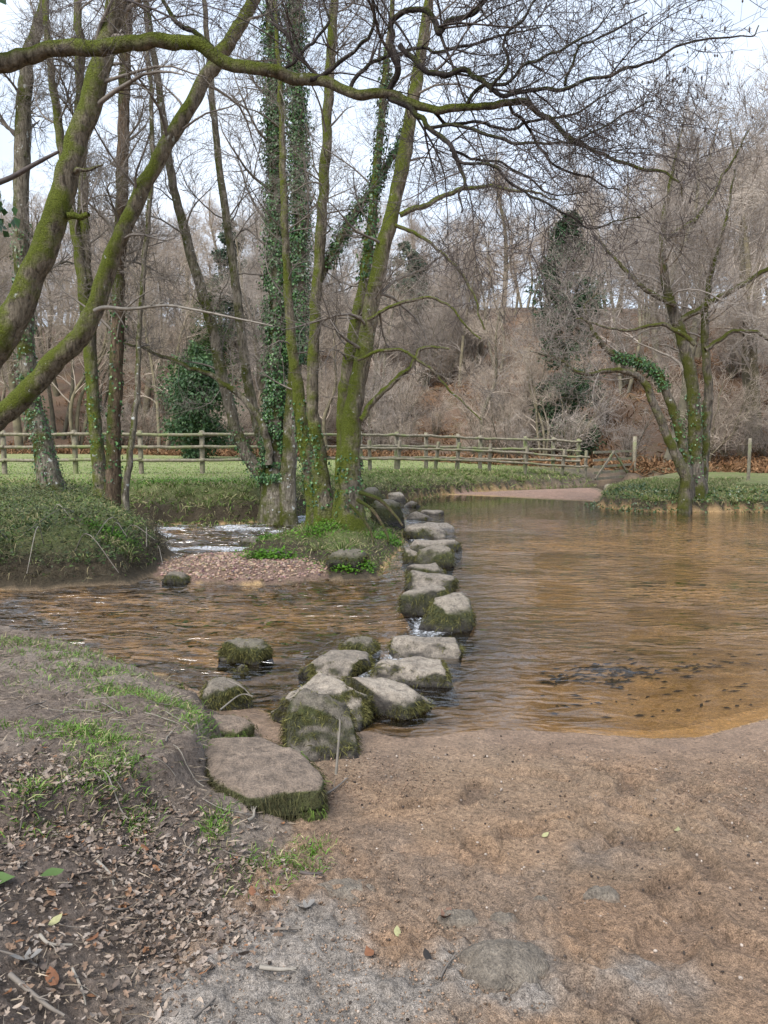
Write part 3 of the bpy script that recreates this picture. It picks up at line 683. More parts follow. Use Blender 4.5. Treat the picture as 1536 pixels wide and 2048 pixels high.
def res(P, R, K):
    t = np.linspace(0, len(P) - 1, K); i = np.arange(len(P))
    return np.stack([np.interp(t, i, P[:, j]) for j in range(3)], 1), np.interp(t, i, R)
def ivy_on(P, R, n, r, spread=.05, size=(.026, .058), col=((.022, .065, .026), (.095, .21, .055))):
    t = r.uniform(0, len(P) - 1.001, n); i = t.astype(int); f = (t - i)[:, None]
    c = P[i] * (1 - f) + P[i + 1] * f; rad = R[i]; T = unit(P[i + 1] - P[i]); q = unit(np.cross(T, unit(r.normal(size=(n, 3)))))
    clump = vn(c[:, 0] * 5 + q[:, 0] * 2, c[:, 1] * 5 + q[:, 1] * 2, c[:, 2] * 3.5, seed=3)
    keep = clump > -.45; c, rad, q, clump = c[keep], rad[keep], q[keep], clump[keep]; n = len(c)
    pos = c + q * (rad * 1.02 + np.abs(r.normal(0, 1, n)) * spread * (1 + .6 * clump))[:, None]
    d = unit(q * .35 + [0, 0, -.9] + r.normal(0, .45, (n, 3))); nn = unit(q + r.normal(0, .35, (n, 3)) + [0, 0, .4])
    L = r.uniform(*size, n); k = r.uniform(0, 1, (n, 1)) ** 1.5
    return kites(pos, d, nn, L, L * .9, np.array(col[0]) * (1 - k) + np.array(col[1]) * k)
def kites(C, D, Nn, L, W, col):
    s = unit(np.cross(D, Nn)); up = np.cross(s, D); L, W = L[:, None], W[:, None]; n = len(C)
    V = np.stack([C, C + D * L * .35 + s * W / 2 + up * L * .12, C + D * L, C + D * L * .35 - s * W / 2 + up * L * .12], 1).reshape(-1, 3)
    b = np.arange(n)[:, None] * 4
    return V, [np.vstack([b + [0, 1, 2], b + [0, 2, 3]])], np.repeat(np.broadcast_to(col, (n, 3)), 4, 0)

def tree(name, label, stems, bark, seed, limbs=(), twigs=None, ivy=(), twig_mat=None, group=None, extra=None, wf=.68, jit=.05, lmat=None):
    """stems: pixel limbs rooted in the ground; limbs: hand-set boughs; twigs: dict for the random crown"""
    r = np.random.default_rng(seed); S = [pxlimb(s, None, wf, jit * .6, seed + 3 * q) for q, s in enumerate(stems)]; Lm = [pxlimb(s, len(s) * 10, max(wf, .8), jit, seed + 50 + q) for q, s in enumerate(limbs)]
    b0 = S[0][0][0]; gzz = float(gz(b0[0], b0[1])[0]); t = thing(name, label, 'tree', (b0[0], b0[1], gzz), group)
    for j, (P, R) in enumerate(S):
        P = P.copy(); g = float(gz(P[0, 0], P[0, 1])[0])
        if P[0, 2] > g - .1 and P[0, 2] < g + .9: P = np.vstack([[P[0, 0], P[0, 1], g - .12], P]); R = np.concatenate([[R[0] * 1.05], R])
        P, R = res(P, R, len(P) * 2); V, F = stem(P, R, 14, .16, seed + j, .45)
        part('trunk', V, F, bark, t)
    for j, (P, R) in enumerate(Lm):
        V, F = stem(P, R, 9, .14, seed + 20 + j); part('bough', V, F, (lmat or bark) if j else bark, t)
    if twigs:
        K0 = 24; A = [res(P, R, K0) for P, R in S + Lm]; P = np.stack([a[0] for a in A]); R = np.stack([a[1] for a in A])
        if 'only' in twigs: P, R = P[twigs['only']:], R[twigs['only']:]
        out = []
        for lv in twigs['levels']:
            P2, R2 = grow(P, R, r=r, **lv); out.append(tubes(P2, R2, 5 if R2.max() > .012 else 3)); P, R = P2, R2
            if P.shape[0] and 'keep' in twigs: pass
        V, F, _ = join(out); part('crown', V, F, twig_mat or MTW_MID, t)
        if extra: extra(t, P, R, r)
    if ivy:
        out = []
        for which, a, b, n, sp in ivy:
            P, R = (S + Lm)[which]; i0, i1 = int(a * (len(P) - 1)), max(int(b * (len(P) - 1)), int(a * (len(P) - 1)) + 2)
            out.append(ivy_on(P[i0:i1 + 1], R[i0:i1 + 1], n, r, sp))
        V, F, C = join(out); part('ivy', V, F, MIVY, t, 'stuff', col=C)
    return t
def lv(M, t0, t1, ang, length, rr, K=6, wob=.16, up=.12, **k): return dict(M=M, t0=t0, t1=t1, ang=ang, length=length, rr=rr, K=K, wob=wob, up=up, **k)
W4 = lambda pts, Y: [(p[0], p[1], Y if len(p) < 4 else p[3], p[2]) for p in pts]

tree('leaning_tree', 'thick mossy trunk leaning up from the left edge, nearest of the left group',
     [W4([(-320, 1120, 120), (-140, 860, 106), (0, 680, 94), (70, 540, 82), (120, 400, 76), (170, 240, 68), (215, 80, 60), (245, -40, 54), (290, -260, 44), (320, -600, 28)], 8.0)],
     MB_MOSS, 1, [W4([(135, 432, 18), (155, 430, 15), (175, 427, 13)], 7.95), W4([(150, 345, 12), (180, 335, 7), (205, 325, 4)], 7.95)],
     dict(levels=[lv(12, .5, 1, (40, 80), (.8, 1.8), .25, 8), lv(110, .2, 1, (30, 70), (.4, .9), .5), lv(800, .2, 1, (30, 70), (.15, .4), .5, 4)]), wf=.63)
tree('crossing_tree', 'slim mossy trunk leaning right, crossing behind the thick leaning one',
     [W4([(-340, 1120, 74), (-150, 935, 68), (0, 835, 64), (90, 745, 60), (175, 650, 52), (230, 500, 46), (300, 350, 43), (370, 230, 40), (440, 110, 38), (510, -5, 34), (580, -150, 26), (640, -400, 16)], 8.8)],
     MB_MOSS, 2, [],
     dict(levels=[lv(18, .4, 1, (40, 85), (.8, 2.2), .25, 8), lv(190, .2, 1, (30, 70), (.4, .9), .5), lv(1500, .2, 1, (30, 70), (.15, .4), .5, 4)]), wf=.68)
tree('ivy_clad_tree', 'upright lichen-grey tree by the left edge with ivy round its lower trunk',
     [W4([(105, 985, 66), (85, 880, 54), (60, 780, 50), (50, 640, 46), (42, 450, 44), (45, 250, 42), (55, 120, 36), (85, 20, 26), (110, -150, 18), (120, -350, 8)], 14.6)],
     MB_LICH, 3, [], dict(levels=[lv(16, .35, 1, (40, 80), (1, 2.6), .28, 8), lv(200, .2, 1, (30, 70), (.5, 1.2), .5), lv(2600, .2, 1, (30, 70), (.2, .5), .5, 4, rmin=.0036)]),
     [(0, 0.0, .45, 2000, .03)])
tree('twin_stem_tree', 'thin forked mossy tree beside the straight dark one on the bramble bank',
     [W4([(205, 1000, 42), (190, 850, 37), (180, 720, 34), (165, 560, 30), (145, 430, 26), (120, 270, 24), (100, 130, 20), (85, -50, 16), (60, -300, 8)], 14.0)],
     MB_MOSS, 4, [W4([(184, 740, 26), (176, 560, 25), (166, 400, 24), (160, 200, 22), (157, 0, 18), (150, -250, 10)], 14.1)],
     dict(levels=[lv(24, .3, 1, (40, 80), (.8, 2.2), .3, 8), lv(260, .2, 1, (30, 70), (.5, 1.1), .5), lv(3400, .2, 1, (30, 70), (.2, .5), .5, 4, rmin=.0036)]), [(0, 0, .25, 300, .02)])
tree('straight_dark_tree', 'straight dark mossy trunk rising from the bramble bank to the top of the picture',
     [W4([(225, 1000, 46), (228, 860, 39), (235, 700, 37), (238, 560, 35), (243, 400, 34), (248, 200, 32), (255, 0, 28), (262, -300, 16)], 13.7)],
     MB_BRWN, 5, [], dict(levels=[lv(24, .3, 1, (40, 85), (.8, 2.2), .25, 8), lv(240, .2, 1, (30, 70), (.5, 1.1), .5), lv(3200, .2, 1, (30, 70), (.2, .5), .5, 4, rmin=.0036)]), [(0, .05, .4, 400, .02)])
tree('lichen_sapling', 'very thin crooked sapling spotted with lichen, right of the straight dark trunk',
     [W4([(250, 985, 22), (265, 880, 18), (275, 780, 16), (280, 650, 14), (290, 500, 14), (305, 330, 13), (300, 150, 11), (285, -50, 8), (280, -200, 4)], 13.5)],
     MB_LICH, 6, [], dict(levels=[lv(14, .3, 1, (40, 80), (.6, 1.6), .4, 8), lv(140, .2, 1, (30, 70), (.4, .9), .5), lv(2000, .2, 1, (30, 70), (.2, .5), .5, 4, rmin=.0036)]))
tree('ivy_covered_alder', 'many-stemmed tree thickly covered in ivy at the middle of the far bank',
     [W4([(555, 1000, 86), (552, 900, 58), (552, 750, 48), (555, 600, 46), (553, 450, 44), (548, 250, 40), (545, 80, 34), (540, -150, 24), (535, -350, 10)], 14.6),
      W4([(575, 970, 50), (588, 750, 38), (600, 560, 36), (598, 350, 34), (592, 150, 30), (590, -50, 24), (590, -300, 12)], 14.4),
      W4([(535, 965, 44), (490, 900, 36), (455, 800, 32), (425, 660, 30), (385, 520, 28), (345, 360, 24), (322, 200, 20), (295, 20, 15), (280, -150, 8)], 14.8),
      W4([(548, 960, 40), (510, 830, 30), (487, 700, 27), (470, 560, 25), (452, 430, 22), (430, 250, 18), (412, 50, 14), (400, -150, 8)], 15.1)],
     MB_LICH, 7, [W4([(538, 930, 20), (530, 865, 19), (490, 800, 16), (440, 762, 13), (380, 735, 10), (300, 702, 8), (250, 688, 5)], 14.3)],
     dict(levels=[lv(70, .3, 1, (40, 85), (.9, 2.6), .22, 8), lv(560, .2, 1, (30, 70), (.5, 1.2), .5), lv(5200, .2, 1, (30, 70), (.2, .55), .5, 4, rmin=.0036)]),
     [(0, 0.05, .80, 20000, .075), (1, .2, .85, 16000, .075), (2, 0, .2, 400, .04)])
tree('islet_alder', 'tall leaning mossy alder clump on the islet in the middle of the picture',
     [W4([(700, 1030, 80), (700, 930, 60), (705, 830, 53), (725, 720, 50), (745, 600, 46), (775, 460, 42), (805, 330, 40), (830, 180, 34), (850, 60, 28), (870, -100, 22), (900, -350, 10)], 11.6),
      W4([(650, 1015, 60), (635, 900, 42), (625, 800, 35), (632, 600, 32), (643, 450, 32), (652, 300, 30), (660, 150, 27), (668, 0, 24), (680, -250, 12)], 12.0),
      W4([(630, 1010, 50), (612, 900, 44), (598, 800, 38), (585, 700, 30), (575, 560, 24), (568, 400, 20), (560, 200, 15), (550, 0, 8)], 12.3),
      W4([(688, 985, 56), (688, 880, 44), (690, 780, 40), (705, 680, 36), (730, 560, 32), (745, 420, 26), (760, 280, 22), (775, 120, 18), (790, -100, 8)], 11.9)],
     MB_MOSS, 8, [W4([(634, 570, 18), (690, 460, 18), (740, 385, 17), (790, 300, 13), (830, 230, 8)], 12.1),
                  W4([(722, 840, 16), (770, 780, 14), (815, 735, 12), (850, 695, 9), (900, 700, 5)], 11.4),
                  W4([(800, 430, 14), (870, 400, 12), (960, 372, 9), (1060, 385, 6), (1120, 400, 3)], 11.4),
                  W4([(790, 450, 10), (850, 480, 8), (930, 560, 6), (970, 660, 4)], 11.2),
                  W4([(735, 640, 9), (800, 610, 8), (880, 600, 6), (960, 680, 4)], 11.2),
                  W4([(715, 720, 9), (800, 700, 8), (880, 760, 6), (960, 840, 3)], 11.0)],
     dict(levels=[lv(95, .3, 1, (40, 85), (.8, 2.4), .22, 8, up=.02), lv(800, .2, 1, (30, 70), (.5, 1.1), .5, up=.0), lv(6500, .15, 1, (30, 70), (.18, .5), .5, 4, up=0, rmin=.0024)]),
     [(4, .1, .95, 2200, .045), (3, .5, .9, 1500, .03), (1, 0, .2, 300, .02), (2, 0, .3, 350, .025), (0, .0, .12, 250, .025)])
def catkins(t, P, R, r):
    tip = P[P[:, -1, 0] > 1.25]; tip = tip[r.choice(len(tip), min(150, len(tip)), replace=False)][:, -1]; n, F = ico(1)
    V = np.concatenate([p + n * [.005, .005, .009 if i % 3 else .018] - [0, 0, .012] for i, p in enumerate(tip)]); Fa = np.concatenate([F + i * len(n) for i in range(len(tip))])
    part('catkins', V, Fa, MTW_NEAR, t, 'stuff')
tree('overhanging_tree', 'long mossy bough arching across the top with a dense net of dark twigs',
     [[(-430, 1180, 5.3, 190), (-400, 800, 5.3, 150), (-370, 480, 5.3, 140), (-330, 200, 5.3, 130), (-300, -200, 5.3, 110), (-280, -700, 5.3, 60)]],
     MB_MOSS, 9,
     [[(-345, 330, 5.3, 70), (-200, 235, 5.3, 58), (-60, 160, 5.2, 48), (0, 130, 5.2, 44), (90, 105, 5.2, 37), (200, 95, 5.1, 35), (310, 88, 5.0, 35), (380, 95, 5.0, 33), (440, 115, 4.95, 31), (520, 140, 4.9, 30), (580, 155, 4.9, 29), (650, 160, 4.85, 25),
       (700, 180, 4.8, 24), (760, 190, 4.75, 22), (850, 215, 4.7, 19), (930, 215, 4.65, 18), (1020, 213, 4.6, 16), (1095, 222, 4.6, 13), (1130, 258, 4.6, 11), (1180, 280, 4.6, 10), (1240, 320, 4.6, 8), (1300, 345, 4.6, 7), (1360, 370, 4.5, 5), (1370, 400, 4.5, 3)],
      [(768, 190, 4.75, 16), (800, 130, 4.7, 15), (788, 70, 4.7, 14), (790, 25, 4.7, 14), (850, 27, 4.6, 13), (872, 72, 4.6, 15), (910, 45, 4.6, 12), (965, 5, 4.5, 10), (990, -60, 4.5, 7)],
      [(778, 195, 4.75, 13), (825, 222, 4.7, 13), (865, 262, 4.6, 12), (900, 300, 4.5, 11), (922, 345, 4.5, 9), (915, 400, 4.4, 5), (912, 430, 4.4, 3)],
      [(800, 90, 4.7, 13), (850, 135, 4.65, 13), (885, 160, 4.6, 13), (930, 150, 4.6, 12), (985, 190, 4.5, 11), (1050, 185, 4.5, 10), (1130, 170, 4.4, 9), (1200, 150, 4.4, 8), (1270, 128, 4.4, 7), (1340, 105, 4.4, 6), (1400, 86, 4.4, 5), (1450, 84, 4.4, 4), (1500, 76, 4.4, 3), (1515, 45, 4.4, 2)],
      [(860, 255, 4.6, 8), (950, 268, 4.5, 8), (1050, 285, 4.45, 7), (1130, 290, 4.4, 6), (1190, 262, 4.4, 5), (1260, 225, 4.4, 4), (1310, 195, 4.4, 3)],
      [(432, 105, 4.95, 12), (400, 78, 5.0, 12), (345, 38, 5.0, 11), (310, -20, 5.0, 7)],
      [(620, 158, 4.85, 13), (690, 110, 4.8, 9), (740, 60, 4.7, 8), (745, -20, 4.6, 6)],
      [(980, 185, 4.5, 8), (1010, 130, 4.4, 8), (1000, 60, 4.4, 7), (1060, 10, 4.4, 6), (1100, -50, 4.4, 4)],
      [(905, 310, 4.5, 7), (980, 345, 4.4, 7), (1060, 395, 4.4, 6), (1150, 440, 4.3, 5), (1210, 450, 4.3, 3), (1290, 430, 4.3, 2)],
      [(640, 160, 4.85, 9), (560, 60, 4.9, 8), (520, -30, 4.9, 6)],
      [(930, 215, 4.65, 9), (960, 172, 4.6, 9), (1010, 165, 4.5, 8), (1050, 120, 4.5, 7), (1110, 95, 4.4, 6), (1180, 70, 4.4, 4), (1230, 20, 4.4, 2)],
      [(850, 215, 4.7, 8), (890, 252, 4.75, 8), (960, 240, 4.8, 7), (1010, 250, 4.8, 7), (1090, 235, 4.8, 6), (1160, 215, 4.8, 5), (1230, 170, 4.8, 3)],
      [(700, 180, 4.8, 10), (740, 130, 4.85, 9), (830, 90, 4.9, 8), (880, 102, 4.9, 8), (950, 88, 4.9, 7), (1020, 60, 4.9, 5), (1090, 55, 4.9, 3)],
      [(1020, 213, 4.6, 8), (1060, 262, 4.7, 7), (1100, 320, 4.7, 6), (1180, 352, 4.7, 5), (1240, 382, 4.7, 3)],
      [(900, 300, 4.5, 7), (960, 312, 4.6, 6), (1040, 340, 4.6, 5), (1100, 380, 4.6, 4), (1180, 392, 4.6, 2)],
      [(560, 150, 4.9, 8), (610, 90, 5.0, 7), (660, 50, 5.0, 6), (640, -20, 5.0, 4)],
      [(1130, 170, 4.4, 7), (1160, 100, 4.4, 6), (1230, 60, 4.4, 5), (1290, 20, 4.4, 3)]],
     dict(only=2, levels=[lv(115, .05, 1, (35, 70), (.5, 1.25), .6, 9, .16, .03, rmax=.012), lv(800, .1, 1, (30, 65), (.28, .65), .65, 7, .15, .04, rmin=.0024), lv(4600, .1, 1, (30, 70), (.12, .34), .65, 4, .18, .05, rmin=.0016), lv(7500, .15, 1, (30, 70), (.05, .14), .7, 3, .15, .05, rmin=.0011)]),
     twig_mat=MTW_NEAR, extra=catkins, wf=.8, lmat=MB_DARK)
tree('riverbank_oak', 'spreading many-stemmed bare tree on the right bank with an ivy-wrapped arching limb',
     [W4([(1385, 970, 60), (1390, 880, 45), (1385, 780, 38), (1365, 680, 34), (1340, 600, 28), (1325, 520, 22), (1330, 420, 16), (1350, 320, 9), (1370, 240, 4)], 16.5),
      W4([(1400, 965, 42), (1412, 860, 30), (1416, 760, 26), (1408, 650, 22), (1420, 560, 16), (1450, 450, 10), (1470, 340, 4)], 16.7),
      W4([(1375, 965, 38), (1360, 870, 28), (1335, 790, 26), (1310, 742, 24), (1270, 722, 20), (1220, 706, 16), (1185, 660, 12), (1170, 615, 8), (1195, 585, 4)], 16.3),
      W4([(1372, 955, 32), (1330, 860, 26), (1305, 800, 24), (1285, 760, 20), (1240, 740, 16), (1165, 748, 11), (1120, 720, 6), (1060, 700, 3)], 16.0)],
     MB_GREY, 10, [W4([(1362, 640, 16), (1430, 600, 14), (1500, 560, 12), (1570, 520, 8), (1640, 470, 4)], 16.5), W4([(1350, 610, 14), (1290, 580, 11), (1240, 530, 8), (1200, 480, 4)], 16.3),
                   W4([(1330, 480, 12), (1400, 430, 9), (1460, 330, 6), (1500, 260, 3)], 16.6), W4([(1390, 690, 12), (1330, 650, 10), (1250, 660, 6), (1150, 640, 3)], 15.6), W4([(1410, 700, 12), (1480, 660, 9), (1560, 690, 5)], 16.0)],
     dict(levels=[lv(120, .45, 1, (35, 80), (1.0, 3.0), .3, 8, up=.14), lv(1100, .2, 1, (30, 70), (.5, 1.4), .5, rmin=.005), lv(8000, .15, 1, (30, 70), (.25, .65), .5, 4, rmin=.0040)]),
     [(2, .28, .62, 1300, .04), (2, 0, .2, 300, .03), (0, 0, .25, 300, .03)], twig_mat=MTW_GREY, wf=.66)
# pale dead branch caught across the left trunks
r_ = np.random.default_rng(3); P, R = pxlimb(W4([(188, 622, 9), (210, 615, 8), (260, 618, 6), (330, 611, 5), (380, 618, 5), (450, 632, 4), (545, 652, 3)], 8.5)); P2, R2 = grow(P[None], R[None], 16, .2, 1, (30, 60), (.1, .4), .5, 5, .15, .0, r_)
V, F, _ = join([stem(P, R, 6, .1), tubes(P2, R2, 3)])
solo('dead_branch', V, F, MTW_PALE, P[0], 'pale bare dead branch sticking out right from the crossing trunk', 'branch')
P, R = pxlimb(W4([(-40, 378, 12), (20, 356, 11), (70, 328, 9), (118, 303, 6)], 7.6)); V, F = stem(P, R, 6, .1)
solo('broken_branch', V, F, MTW_NEAR, P[0], 'dark broken branch poking in from the left edge', 'branch')
# ivy curtain hanging at the left edge, on the overhanging tree's trunk
r_ = np.random.default_rng(31); n = 1500
c = np.stack([r_.normal(-2.62, .09, n), r_.normal(5.0, .10, n), r_.uniform(2.9, 5.0, n)], 1); c[:, 0] += .12 * np.sin(c[:, 2] * 3)
kk = r_.uniform(0, 1, (n, 1)); V, F, C = kites(c, unit(np.array([0, 0, -.8]) + r_.normal(0, .5, (n, 3))), unit(r_.normal(0, .6, (n, 3)) + [.3, -.8, .4]), r_.uniform(.035, .075, n), r_.uniform(.03, .065, n), np.array([.015, .05, .02]) * (1 - kk) + np.array([.04, .11, .03]) * kk)
Ps, Rs = catmull([(-3.3, 5.3, 2.6), (-2.9, 5.1, 3.2), (-2.65, 5.0, 3.9), (-2.6, 5.0, 4.6), (-2.62, 5.0, 5.2)], 24), np.full(24, .012)
hv = thing('hanging_ivy', 'dark ivy foliage hanging at the upper left edge', 'ivy', (-3.3, 5.3, 2.6))
part('stem', *stem(Ps, Rs, 6, .1), MTW_NEAR, hv); part('leaves', V, F, MIVY, hv, 'stuff', col=C)

# ------------------------------------------------------------------ background trees: prototypes and copies
def bare_tree(seed, h, spread, label, group, multi=1, twigs=4600):
    r = np.random.default_rng(seed); t = thing('bare_tree', label, 'tree', (0, 0, 0), group); Ps, Rs = [], []
    for m in range(multi):
        a = r.uniform(0, 6.3); ln = .12 + .16 * (multi > 1); pts = [(0.25 * math.cos(a) * (multi > 1), .25 * math.sin(a) * (multi > 1), -.4)]
        for z in (.25, .5, .75, .95): pts.append((math.cos(a) * ln * z * h + r.normal(0, .25), math.sin(a) * ln * z * h + r.normal(0, .25), z * h))
        Pm = catmull(pts, 24); Ps.append(Pm); Rs.append(np.linspace(.19 if multi == 1 else .12, .02, 24) * h / 11)
    P, R = np.stack(Ps), np.stack(Rs)
    V, F, _ = join([stem(a, b, 8, .1, seed) for a, b in zip(P, R)])
    P1, R1 = grow(P, R, 26, .22, 1, (30, 75), (2.2 * spread, 4.2 * spread), .5, 8, .14, .14, r)
    P2, R2 = grow(np.concatenate([P1, P[:, 12:20]]), np.concatenate([R1, R[:, 12:20]]), 190, .2, 1, (25, 65), (1.1, 2.4), .5, 7, .15, .10, r, rmin=.009)
    P3, R3 = grow(P2, R2, 1000, .2, 1, (25, 65), (.6, 1.3), .5, 4, .15, .08, r, rmin=.007)
    P4, R4 = grow(P3, R3, twigs, .15, 1, (20, 60), (.3, .8), .6, 3, .14, .08, r, rmin=.0055)
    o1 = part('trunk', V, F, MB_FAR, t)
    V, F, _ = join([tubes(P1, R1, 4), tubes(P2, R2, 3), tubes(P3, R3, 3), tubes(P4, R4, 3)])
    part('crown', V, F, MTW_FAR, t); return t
GRP = 'bare trees on the hillside beyond the fence'
GL = 'bare grey winter tree in the wood on the hillside beyond the fence'
protos = [bare_tree(201, 12, 1.0, GL, GRP), bare_tree(202, 14, .8, GL, GRP), bare_tree(203, 11, 1.2, GL, GRP, 3), bare_tree(204, 13, 1.0, GL, GRP, 2)]
r_ = np.random.default_rng(77); spots = []
for (px, d, sc, p, lab) in [(1330, 30, 1.1, 0, 'tall domed bare tree directly behind the riverbank tree, right'), (1500, 36, 1.1, 1, 'broad bare tree behind the right bank near the right edge'), (1610, 28, 1.1, 0, 'bare tree just outside the right edge'),
                            (1090, 34, .55, 2, 'low grey many-stemmed tree behind the fence gate')]:
    spots.append((onz(px, 870.1, 1.6)[0] * 0 + (px - 768) / FPX * d, d, sc, p, lab))
for row in range(7):
    y = 40 + row * 7.0
    for x in np.arange(-.60 * y, .60 * y, 4.0):
        xx, yy = x + r_.uniform(-1.6, 1.6), y + r_.uniform(-3, 3) - .22 * x
        u = xx / yy; s = r_.uniform(.75, 1.15)
        if .165 < u < .275 and yy < 47: continue
        if -.08 < u < .24: s *= .66 if row < 4 else .92
        elif u < -.08: s *= 1.0
        spots.append((xx, max(yy, 33), s, int(r_.integers(0, 4)), 'Z%d' % row))
used = set()
for i, (x, y, s, p, lab) in enumerate(spots):
    z = float(gz(x, y)[0]) - .05; rz = r_.uniform(0, 6.28); sc = (s * r_.uniform(.9, 1.1),) * 2 + (s,)
    if p not in used:
        used.add(p); o = protos[p]; o.location = (x, y, z); o.rotation_euler = (0, 0, rz); o.scale = sc
    else: o = copy_tree(protos[p], (x, y, z), rz, sc)
    if lab[0] == 'Z':
        u = x / y; zone = 'behind the left-hand trunks' if u < -.28 else 'behind the ivy-covered alder' if u < -.1 else 'behind the islet alder' if u < .04 else 'between the islet alder and the ivy tower' if u < .2 else 'between the ivy tower and the riverbank tree' if u < .34 else 'behind the riverbank tree'
        ht = 'at the hill foot' if int(lab[1]) < 2 else 'halfway uphill' if int(lab[1]) < 5 else 'on the hilltop'
        o['label'] = ('slender' if p == 1 else 'many-stemmed' if p == 2 else 'forked' if p == 3 else 'single-trunked') + ' bare tree ' + ht + ', ' + zone; o['group'] = 'bare trees ' + ht + ', ' + zone
    else:
        o['label'] = lab
        if 'group' in o: del o['group']
def shrub(seed, label, group):
    r = np.random.default_rng(seed); t = thing('bare_shrub', label, 'shrub', (0, 0, 0), group); n = 16
    P = np.zeros((n, 8, 3)); a = r.uniform(0, 6.28, n); s = r.uniform(.1, .75, n); h = r.uniform(1.2, 2.6, n)
    for k in range(8): f = k / 7; P[:, k] = np.stack([np.cos(a) * s * f * h, np.sin(a) * s * f * h, f ** .9 * h - .1], 1) + r.normal(0, .05, (n, 3)) * (k > 0)
    R = np.linspace(.022, .007, 8)[None].repeat(n, 0)
    P1, R1 = grow(P, R, 150, .2, 1, (25, 70), (.5, 1.2), .6, 6, .18, .05, r, rmin=.006); P2, R2 = grow(P1, R1, 1100, .1, 1, (25, 70), (.2, .6), .7, 3, .16, .04, r, rmin=.0045)
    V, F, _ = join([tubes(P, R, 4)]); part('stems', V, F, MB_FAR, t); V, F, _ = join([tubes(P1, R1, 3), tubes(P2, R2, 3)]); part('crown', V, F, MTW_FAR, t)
    return t
SG = 'bare shrubs at the foot of the hillside'; SL = 'twiggy bare shrub at the foot of the brown hillside'
sp = [shrub(301, SL, SG), shrub(302, SL, SG)]
for i in range(170):
    x = r_.uniform(-20, 25); y0 = np.clip(37 - .55 * x, 30, 46); y = y0 - 1 + r_.uniform(-1, 26) * r_.uniform(0, 1); z = float(gz(x, y)[0]); s = r_.uniform(.7, 1.5)
    if i >= 95: x = r_.uniform(-10, 6); y = np.clip(37 - .55 * x, 30, 46) + r_.uniform(14, 46); z = float(gz(x, y)[0]); s = r_.uniform(1.2, 2.1)
    if i < 2: o = sp[i]; o.location = (x, y, z); o.scale = (s, s, s)
    else: o = copy_tree(sp[i % 2], (x, y, z), r_.uniform(0, 6.28), (s, s, s))

    u = x / y; zone = 'behind the left-hand trunks' if u < -.28 else 'behind the ivy-covered alder' if u < -.1 else 'behind the islet alder' if u < .04 else 'behind the low fence' if u < .2 else 'near the field gate' if u < .34 else 'behind the riverbank tree'
    o['label'] = ('low' if s < .95 else 'tall' if s > 1.25 else 'middling') + ' twiggy bare shrub ' + ('low on' if y < np.clip(37 - .55 * x, 30, 46) + 5 else 'halfway up' if y < np.clip(37 - .55 * x, 30, 46) + 20 else 'near the crest of') + ' the brown slope, ' + zone; o['group'] = 'bare shrubs ' + zone

# ------------------------------------------------------------------ evergreens
def evergreen(name, label, px, Y, h, w, seed, shape, n=9000, cols=((.028, .06, .028), (.075, .14, .055)), size=(.09, .2), pytop=None):
    r = np.random.default_rng(seed); x = (px - 768) / FPX * Y; z = float(gz(x, Y)[0]); t = thing(name, label, 'tree', (x, Y, z))
    P = catmull([(x, Y, z - .3), (x + .1, Y, z + h * .5), (x, Y, z + h * .97)], 16); part('trunk', *stem(P, np.linspace(.16, .03, 16) * h / 9, 8, .1), MB_FAR, t)
    nb = int(46 if shape != 'tower' else 60); zt = r.uniform(.05, .98, nb)
    if shape == 'cone': rad = (1 - zt) ** .8 * w + .15
    elif shape == 'tower': rad = w * (.35 + .65 * np.sin(np.clip(zt * 1.05 + .1, 0, 1) * math.pi) ** .6) * r.uniform(.5, 1.15, nb)
    else: rad = w * np.sin(np.clip(zt * .92 + .08, 0, 1) * math.pi) ** .5 * r.uniform(.6, 1.1, nb)
    a = r.uniform(0, 6.28, nb); rr = rad * r.uniform(.35, .9, nb); cen = np.stack([x + np.cos(a) * rr, Y + np.sin(a) * rr, z + zt * h], 1); cs = rad * .42 + .15
    k = r.integers(0, nb, n); g = r.normal(0, 1, (n, 3)); g = unit(g) * r.uniform(.3, 1.1, (n, 1)) ; c = cen[k] + g * cs[k][:, None] * [1, 1, .8]
    kk = r.uniform(0, 1, (n, 1)); L = r.uniform(*size, n)
    V, F, C = kites(c, unit(g * [.7, .7, .2] + [0, 0, -.35] + r.normal(0, .5, (n, 3))), unit(g + [0, 0, .6] + r.normal(0, .4, (n, 3))), L, L * .6, np.array(cols[0]) * (1 - kk) + np.array(cols[1]) * kk)
    B = np.zeros((nb, 4, 3)); B[:, 0] = np.stack([np.full(nb, x), np.full(nb, Y), z + zt * h * .9], 1); B[:, 3] = cen; B[:, 1] = B[:, 0] * .66 + cen * .34; B[:, 2] = B[:, 0] * .33 + cen * .67
    part('boughs', *tubes(B, np.linspace(.03, .01, 4)[None].repeat(nb, 0), 4), MB_FAR, t)
    part('crown', V, F, MVEG, t, 'stuff', col=C)
evergreen('ivy_tower_tree', 'tall narrow dark tree smothered in ivy on the hillside, centre right', 1125, 35, 10.8, 1.7, 401, 'tower', 24000, ((.018, .042, .02), (.05, .10, .04)))
evergreen('holly_tree', 'dark green holly behind the fence, left of the ivy-covered alder', 400, 33, 4.8, 1.5, 402, 'round', 5000, ((.03, .065, .025), (.09, .17, .05)))
evergreen('low_holly', 'small dark evergreen bush hanging over the fence left of the ivy stems', 400, 31, 4.0, 1.5, 403, 'round', 8000)
evergreen('dark_conifer', 'dark conifer rising behind the wood, right of the ivy-covered alder', 815, 60, 8, 3.2, 404, 'cone', 9000, ((.05, .075, .05), (.10, .14, .085)), (.16, .34))
